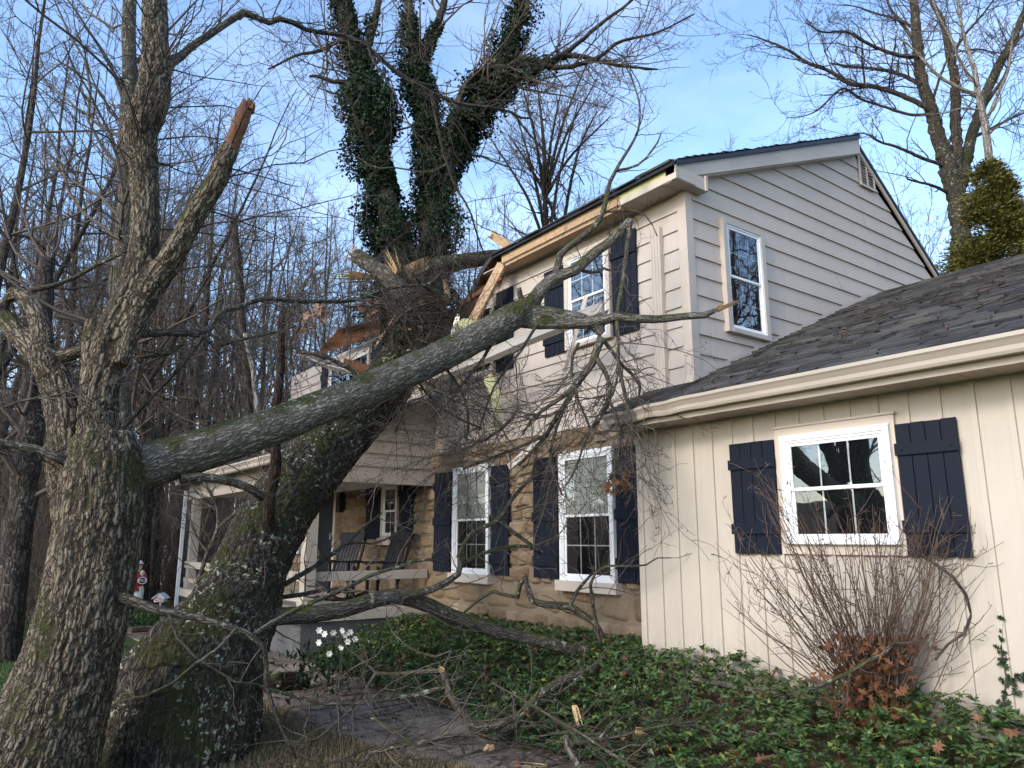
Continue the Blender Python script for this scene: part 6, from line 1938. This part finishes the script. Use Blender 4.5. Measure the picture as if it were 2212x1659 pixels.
def hellebore():
    base = at(725, 1425, 8.6); base[2] = float(gz(base[0], base[1]))
    o = thing('white_flower_clump', 'leafy clump of nodding white flowers in the bed before the porch', 'flowers', tuple(base))
    n = 420
    c = base + rng.normal(size=(n, 3)) * [.42, .5, 0] + np.stack([rng.random(n) * 0, rng.random(n) * 0, .08 + .3 * rng.random(n)], 1)
    D = nrm(rng.normal(size=(n, 3)) + [0, 0, .1])
    V, Q = leaf_quads(c, D, np.array([0, 0, 1.0]) + rng.normal(size=D.shape) * .3, rng.uniform(.09, .17, n), rng.uniform(.03, .05, n), .3)
    link('leaves', mkmesh('leaves', V, Q), o, M['ivy'])
    for px, py in [(690, 1362), (702, 1370), (745, 1372), (752, 1386), (757, 1366), (741, 1362), (768, 1380), (720, 1366), (738, 1398), (712, 1412), (690, 1388)]:
        f = at(px, py, 8.45)
        m = 6
        a = np.arange(m) * 2 * pi / m
        up = nrm(-_F + np.array([random.uniform(-.5, .5), random.uniform(-.5, .5), random.uniform(-.4, .4)]))
        A = nrm(np.cross(up, [0, 0, 1])); B_ = np.cross(up, A)
        D = np.cos(a)[:, None] * A + np.sin(a)[:, None] * B_ + up * .35
        V, Q = leaf_quads(np.repeat(f[None], m, 0), D, np.repeat(up[None], m, 0), .042, .038, .2)
        link('flower', mkmesh('flower', V, Q), o, M['petal'])
    st = [trace([(px, py, 1.5), ((px + 725) / 2, 1400, 1.5), (725, 1440, 2)], 8.5, 8.6, 8) for px, py in [(690, 1362), (745, 1372), (757, 1366), (768, 1380), (720, 1366)]]
    tube_obj('stem', st, M['ivy'], o, 4)
hellebore()

# ---------------- rocking chairs on the porch
def rocking_chair(x, y, rz, label):
    o = thing('rocking_chair', label, 'chair', (x, y, DECK), 'rocking chairs on the porch')
    o.rotation_euler[2] = rz
    def part(name, mb, par=o):
        me = bpy.data.meshes.new(name); me.from_pydata(mb.v, [], mb.f); me.materials.append(M['black'])
        ob = bpy.data.objects.new(name, me); COL.objects.link(ob); ob.parent = par
        return ob
    # local: +x back of chair
    s = MB()
    for k in range(7): s.obox((-.25 + k * .075, 0, .42 - k * .006), (1, 0, 0), (0, 1, 0), (0, 0, 1), (0, .062), (-.26, .26), (0, .02))
    part('seat', s)
    b = MB()
    e = nrm(np.array([.36, 0, 1.0])); n_ = np.array([e[2], 0, -e[0]])
    for k in range(7): b.obox((.26, -.24 + k * .07, .40), e, (0, 1, 0), n_, (0, .62), (0, .042), (0, .016))
    b.obox((.26, 0, .40), e, (0, 1, 0), n_, (.60, .74), (-.28, .28), (-.004, .022))
    b.obox((.26, 0, .40), e, (0, 1, 0), n_, (.0, .06), (-.26, .26), (-.004, .022))
    part('backrest', b)
    for sy in (-1, 1):
        r_ = MB()
        pts = [(-.48 + i * .1, .045 + ((i - 5) * .1) ** 2 * .28) for i in range(12)]
        for (x0, z0), (x1, z1) in zip(pts[:-1], pts[1:]): r_.plank((x0, sy * .28, z0), (x1, sy * .28, z1), .03, .05)
        part('rocker', r_)
        for xx, z1 in ((-.25, .62), (.28, .55)):
            l = MB(); l.obox((xx, sy * .28, .06), (1, 0, 0), (0, 1, 0), (0, 0, 1), (-.02, .02), (-.018, .018), (0, z1 - .06)); part('leg', l)
        a = MB(); a.obox((-.32, sy * .28, .62), (1, 0, 0), (0, 1, 0), (0, 0, 1), (0, .74), (-.05, .05), (0, .02)); part('armrest', a)
        p_ = MB()
        ep = e
        p_.obox((.27, sy * .27, .30), ep, (0, 1, 0), n_, (0, .82), (-.018, .018), (0, .03)); part('back_post', p_)
    return o
rocking_chair(4.95, 11.7, .35, 'black slatted rocking chair nearer the white porch post')
rocking_chair(5.25, 10.75, .1, 'black slatted rocking chair nearer the stone wall window')

# ---------------- painted jockey statue and its neighbours
def statue():
    d = 15.4
    c = at(288, 1338, d); gx, gy = c[0], c[1]; g0 = float(gz(gx, gy))
    o = thing('jockey_statue', 'painted garden statue of a jockey in red jacket, white breeches and banded cap', 'statue', (gx, gy, g0))
    u = 122 * d / 1600
    r_ = _R; f_ = -_F
    def pt(a, b, z): return np.array([gx, gy, g0]) + r_ * a + f_ * b + np.array([0, 0, z * u])
    def body(name, ch, mat, k=14):
        parts = [tubes(*[q[None] for q in resample([p[0] for p in c_], [p[1] for p in c_], 14)], k) for c_ in ch]
        V, Q = join(parts)
        me = mkmesh(name, V, Q, True)
        vattr(me, 'bk', V)
        return link(name, me, o, mat)
    red, wht, blk, skin = M['red'], M['white'], M['black'], M['skin']
    b = MB(); b.obox(pt(0, 0, 0), r_, f_, (0, 0, 1), (-.2, .2), (-.2, .2), (-.05, .07)); b.build('plinth', M['grey'], o, bevel=.01)
    L = .07 / u
    body('boot', [[(pt(s * .07, .0, L + .02), .05), (pt(s * .07, -.0, .16), .052), (pt(s * .065, -.0, .28), .058)] for s in (-1, 1)] + [[(pt(s * .07, -.02, L + .02), .045), (pt(s * .09, .10, L + .015), .035), (pt(s * .09, .14, L + .01), .012)] for s in (-1, 1)], blk)
    body('breeches', [[(pt(s * .065, 0, .28), .06), (pt(s * .068, .01, .40), .078), (pt(s * .05, 0, .50), .095), (pt(s * .02, 0, .55), .11)] for s in (-1, 1)], wht)
    body('jacket', [[(pt(0, 0, .50), .13), (pt(0, 0, .58), .118), (pt(0, 0, .68), .14), (pt(0, 0, .75), .145), (pt(0, 0, .80), .09), (pt(0, 0, .82), .05)],
                    [(pt(.11, 0, .77), .055), (pt(.16, .04, .70), .055), (pt(.17, .12, .66), .048), (pt(.20, .20, .74), .04), (pt(.20, .22, .77), .036)],
                    [(pt(-.11, 0, .77), .055), (pt(-.17, -.02, .68), .052), (pt(-.18, .0, .58), .044), (pt(-.16, .06, .52), .038)]], red)
    body('hand', [[(pt(.20, .22, .765), .03), (pt(.205, .23, .80), .042), (pt(.21, .24, .83), .04), (pt(.21, .24, .85), .012)]], skin)
    body('head', [[(pt(0, .0, .81), .045), (pt(0, .01, .85), .06), (pt(0, .015, .90), .082), (pt(0, .01, .94), .08), (pt(0, 0, .965), .03)], [(pt(0, .085, .885), .012), (pt(0, .105, .88), .014), (pt(0, .11, .875), .004)]], skin)
    body('cap', [[(pt(0, .0, .93), .092), (pt(0, 0, .965), .088), (pt(0, -.005, .99), .06), (pt(0, 0, 1.0), .006)]], wht)
    body('cap_band', [[(pt(0, .0, .925), .094), (pt(0, 0, .942), .097), (pt(0, 0, .95), .091)], [(pt(-.05, .09, .925), .012), (pt(0, .14, .922), .014), (pt(.05, .09, .925), .012)]], red)
    # oval plate hanging from the raised hand
    c = pt(.235, .26, .685)
    s = thing('oval_sign', 'small black oval plate with white rim and letters hanging beside the jockey statue', 'sign', tuple(c))
    a = np.linspace(0, 2 * pi, 36, endpoint=False)
    w, h = .092, .066
    def ell(k, off): return [c + r_ * cos(t_) * w * k + np.array([0, 0, sin(t_) * h * k]) + f_ * off for t_ in a]
    m = MB(); V = ell(1, 0) + ell(1, .012); m.add(V, [tuple(range(35, -1, -1)), tuple(range(36, 72))] + [(i, (i + 1) % 36, 36 + (i + 1) % 36, 36 + i) for i in range(36)])
    m.build('plate', blk, s)
    m = MB(); V = ell(1.0, .0125) + ell(.86, .0125) + ell(1.0, .018) + ell(.86, .018)
    m.add(V, [(i, (i + 1) % 36, 36 + (i + 1) % 36, 36 + i) for i in range(36)] + [(72 + i, 108 + i, 108 + (i + 1) % 36, 72 + (i + 1) % 36) for i in range(36)] + [(i, 72 + i, 72 + (i + 1) % 36, (i + 1) % 36) for i in range(36)] + [(36 + i, 36 + (i + 1) % 36, 108 + (i + 1) % 36, 108 + i) for i in range(36)])
    m.build('rim', M['white'], s)
    cu = bpy.data.curves.new('t', 'FONT'); cu.body = 'RYLA'; cu.size = .062; cu.align_x = 'CENTER'; cu.align_y = 'CENTER'; cu.extrude = .002
    to = bpy.data.objects.new('t', cu); COL.objects.link(to)
    me = bpy.data.meshes.new_from_object(to.evaluated_get(bpy.context.evaluated_depsgraph_get()))
    bpy.data.objects.remove(to)
    me.name = 'lettering'
    n = len(me.vertices); co = np.empty(n * 3, np.float32); me.vertices.foreach_get('co', co); co = co.reshape(-1, 3)
    V = c + r_ * co[:, :1] + np.array([0, 0, 1.0]) * co[:, 1:2] + f_ * (.0145 + co[:, 2:3])
    me.vertices.foreach_set('co', V.astype(np.float32).ravel())
    me.materials.clear()
    link('lettering', me, s, M['white'])
    m = MB(); m.plank(c + np.array([0, 0, h]), pt(.21, .245, .80), .006, .006, (1, 0, 0)); m.build('hook', M['metal'], s)
statue()
def lantern_sign():
    d = 16.2
    c = at(347, 1300, d)
    g0 = float(gz(c[0], c[1]))
    o = thing('garden_birdhouse', 'little white gabled birdhouse with red lattice front on a thin white post', 'birdhouse', (c[0], c[1], g0))
    p = np.array([c[0], c[1], 0])
    f_ = -_F
    m = MB(); m.obox(p, _R, f_, (0, 0, 1), (-.015, .015), (-.015, .015), (g0, c[2])); m.build('post', M['white'], o)
    z = c[2]
    m = MB(); m.prism([p + _R * x + f_ * .1 + np.array([0, 0, z + q]) for x, q in ((-.1, 0), (.1, 0), (.1, .08), (0, .16), (-.1, .08))], f_ * .1, f_ * -.1); m.build('box', M['white'], o)
    m = MB()
    for s in (-1, 1): m.obox(p + np.array([0, 0, z + .17]), nrm(_R * s + np.array([0, 0, -.8])), f_, nrm(_R * s * .8 + np.array([0, 0, 1.0])), (0, .17), (-.13, .13), (0, .015))
    m.build('roof', M['white'], o)
    m = MB()
    for k in range(5): m.obox(p + f_ * .102 + np.array([0, 0, z + .01 + k * .018]), nrm(_R + np.array([0, 0, .3 * (-1) ** k])), f_, (0, 0, 1), (-.08, .08), (0, .006), (0, .007))
    m.build('lattice', M['red'], o)
lantern_sign()
def picket():
    d = 27
    o = thing('picket_fence', 'short white picket fence with a capped post standing far off among the trunks', 'fence', (*ground_at(370, d), float(gz(*ground_at(370, d)))))
    def P(px, py): return at(px, py, d)
    z0 = float(gz(*ground_at(370, d)))
    r_ = _R; f_ = -_F
    for px in (347, 390):
        m = MB(); q = P(px, 1290); m.obox([q[0], q[1], 0], r_, f_, (0, 0, 1), (-.09, .09), (-.09, .09), (z0 - .1, z0 + 1.15)); m.obox([q[0], q[1], 0], r_, f_, (0, 0, 1), (-.13, .13), (-.13, .13), (z0 + 1.15, z0 + 1.2)); m.obox([q[0], q[1], 0], r_, f_, (0, 0, 1), (-.05, .05), (-.05, .05), (z0 + 1.2, z0 + 1.36)); m.build('post', M['whiteb'], o)
    for zz in (.25, .85):
        m = MB(); q = P(347, 1290); w = np.linalg.norm(P(390, 1290) - q); m.obox([q[0], q[1], 0], r_, f_, (0, 0, 1), (.09, w - .09), (-.02, .02), (z0 + zz, z0 + zz + .08)); m.build('rail', M['whiteb'], o)
    for k in range(6):
        m = MB(); q = P(350.5 + k * 6, 1290); m.obox([q[0], q[1], 0], r_, f_, (0, 0, 1), (-.03, .03), (.02, .04), (z0 + .05, z0 + .98)); m.build('picket', M['whiteb'], o)
picket()
def low_shrub():
    base = at(322, 1335, 14.8); base[2] = float(gz(base[0], base[1]))
    o = thing('low_evergreen', 'low leafy evergreen plant at the feet of the jockey statue', 'plant', tuple(base))
    n = 1500
    d = nrm(rng.normal(size=(n, 3)))
    d[:, 2] = np.abs(d[:, 2])
    c = base + d * [.75, .5, .32] * (rng.random((n, 1)) ** .4) * (.7 + .5 * fbm(d * 2, 2, 3))[:, None]
    V, Q = leaf_quads(c, d + rng.normal(size=d.shape) * .6, d + [0, 0, 1], rng.uniform(.06, .11, n), rng.uniform(.03, .045, n))
    link('leaves', mkmesh('leaves', V, Q), o, M['pachy'])
low_shrub()
def logs():
    P, R = trace([(285, 1352, 13), (310, 1350, 14), (345, 1347, 13), (368, 1344, 10)], 13.4, 13.6, 14)
    P[:, 2] = gz(P[:, 0], P[:, 1]) + R
    bark_body('log', [(P, R)], M['deadlimb'], None, vox=.015, amp=.01, seed=41)
    o = COL.objects['log']; tag(o, 'rotten red brown log lying on the ground by the statue', 'log')
    P, R = trace([(575, 1408, 34), (610, 1395, 46), (650, 1385, 44), (672, 1380, 26)], 8.3, 8.6, 14)
    P[:, 2] = gz(P[:, 0], P[:, 1]) + R * .8
    bark_body('log_chunk', [(P, R)], M['deadlimb'], None, vox=.015, amp=.014, seed=43)
    tag(COL.objects['log_chunk'], 'broken red brown log chunk beside the fallen oak base', 'log')
    mb = MB(); mb.obox((5.2, 9.9, .05), (1, 0, 0), (0, 1, 0), (0, 0, 1), (0, .7), (0, .35), (0, .16)); o = mb.build('stone_step', M['grey'], None, bevel=.015); tag(o, 'dark slab step at the foot of the porch corner', 'step')
logs()
# debris on the garage roof
def roof_debris():
    S, R = [], []
    for i in range(150):
        u = random.gauss(0, 1)
        x = random.uniform(5.5, 8.6); y = min(4.8, random.gauss(4.2 - (x - 5.5) * .45, .7)) if random.random() < .6 else random.uniform(.5, 4.7)
        z = WZ0 + WSL * (x - WX0) + .022
        a = random.uniform(0, 6.28); l = random.uniform(.08, .5)
        m = 5
        t_ = np.linspace(-.5, .5, m)
        p = np.stack([x + cos(a) * l * t_, y + sin(a) * l * t_, np.zeros(m)], 1) + np.cumsum(rng.normal(size=(m, 3)) * .012, axis=0)
        p[:, 1] = np.minimum(p[:, 1], YG - .04)
        p[:, 2] = WZ0 + WSL * (p[:, 0] - WX0) + .02 + rng.random(m) * .02
        S.append(p); R.append(np.linspace(.006, .002, m) * random.uniform(.5, 1.3))
    P, R = np.array(S), np.array(R)
    s = sprout(P, R, 320, (30, 70), (.25, .6), rr=.7, N=4, rmin=.0015, trop=(0, 0, .02))
    o = twig_obj('roof_debris', [(P, R), s], M['twig_d'], None)
    tag(o, 'small broken twigs strewn over the garage roof', 'twigs', None, 'stuff')
    x = rng.uniform(5.6, 8.5, 26); y = rng.uniform(1.5, 4.7, 26)
    C = np.stack([x, y, WZ0 + WSL * (x - WX0) + .03], 1)
    V, F = lobed(C, np.array([-WSL, 0, 1.0]) + rng.normal(size=C.shape) * .3, rng.uniform(.04, .08, 26))
    tag(link('roof_leaves', mkmesh('roof_leaves', V, F), None, M['dead']), 'few dead leaves lying on the garage roof shingles', 'leaves', None, 'stuff')
roof_debris()
for i, (px, py, d, tx, ty, n, lab) in enumerate([(1240, 1525, 5.9, 1248, 1560, 9, 'pale split wood shard hanging tip down over the groundcover'), (1372, 1578, 5.6, 1392, 1580, 12, 'frayed pale splinter lying on the green groundcover'), (1105, 1628, 5.5, 1140, 1634, 5, 'thin pale splinter on the near edge of the path'), (1180, 1605, 5.6, 1120, 1600, 4, 'long straw coloured splinter beside the snapped branch'), (985, 1650, 5.4, 960, 1645, 6, 'small pale splinters at the bottom of the path'), (1410, 720, 7.0, 1410, 735, 0, '')]):
    if not n: continue
    c = at(px, py, d); e = at(tx, ty, d)
    if i > 1:
        for q in (c, e): q[2] = float(gz(q[0], q[1])) + (.05 if i != 1 else .2)
    mb = MB(); splinters(mb, c, e - c, max(.08, float(np.linalg.norm(e - c)) * 1.4), .045, n, .12)
    tag(mb.build('wood_splinter', M['splint']), lab, 'splinter')
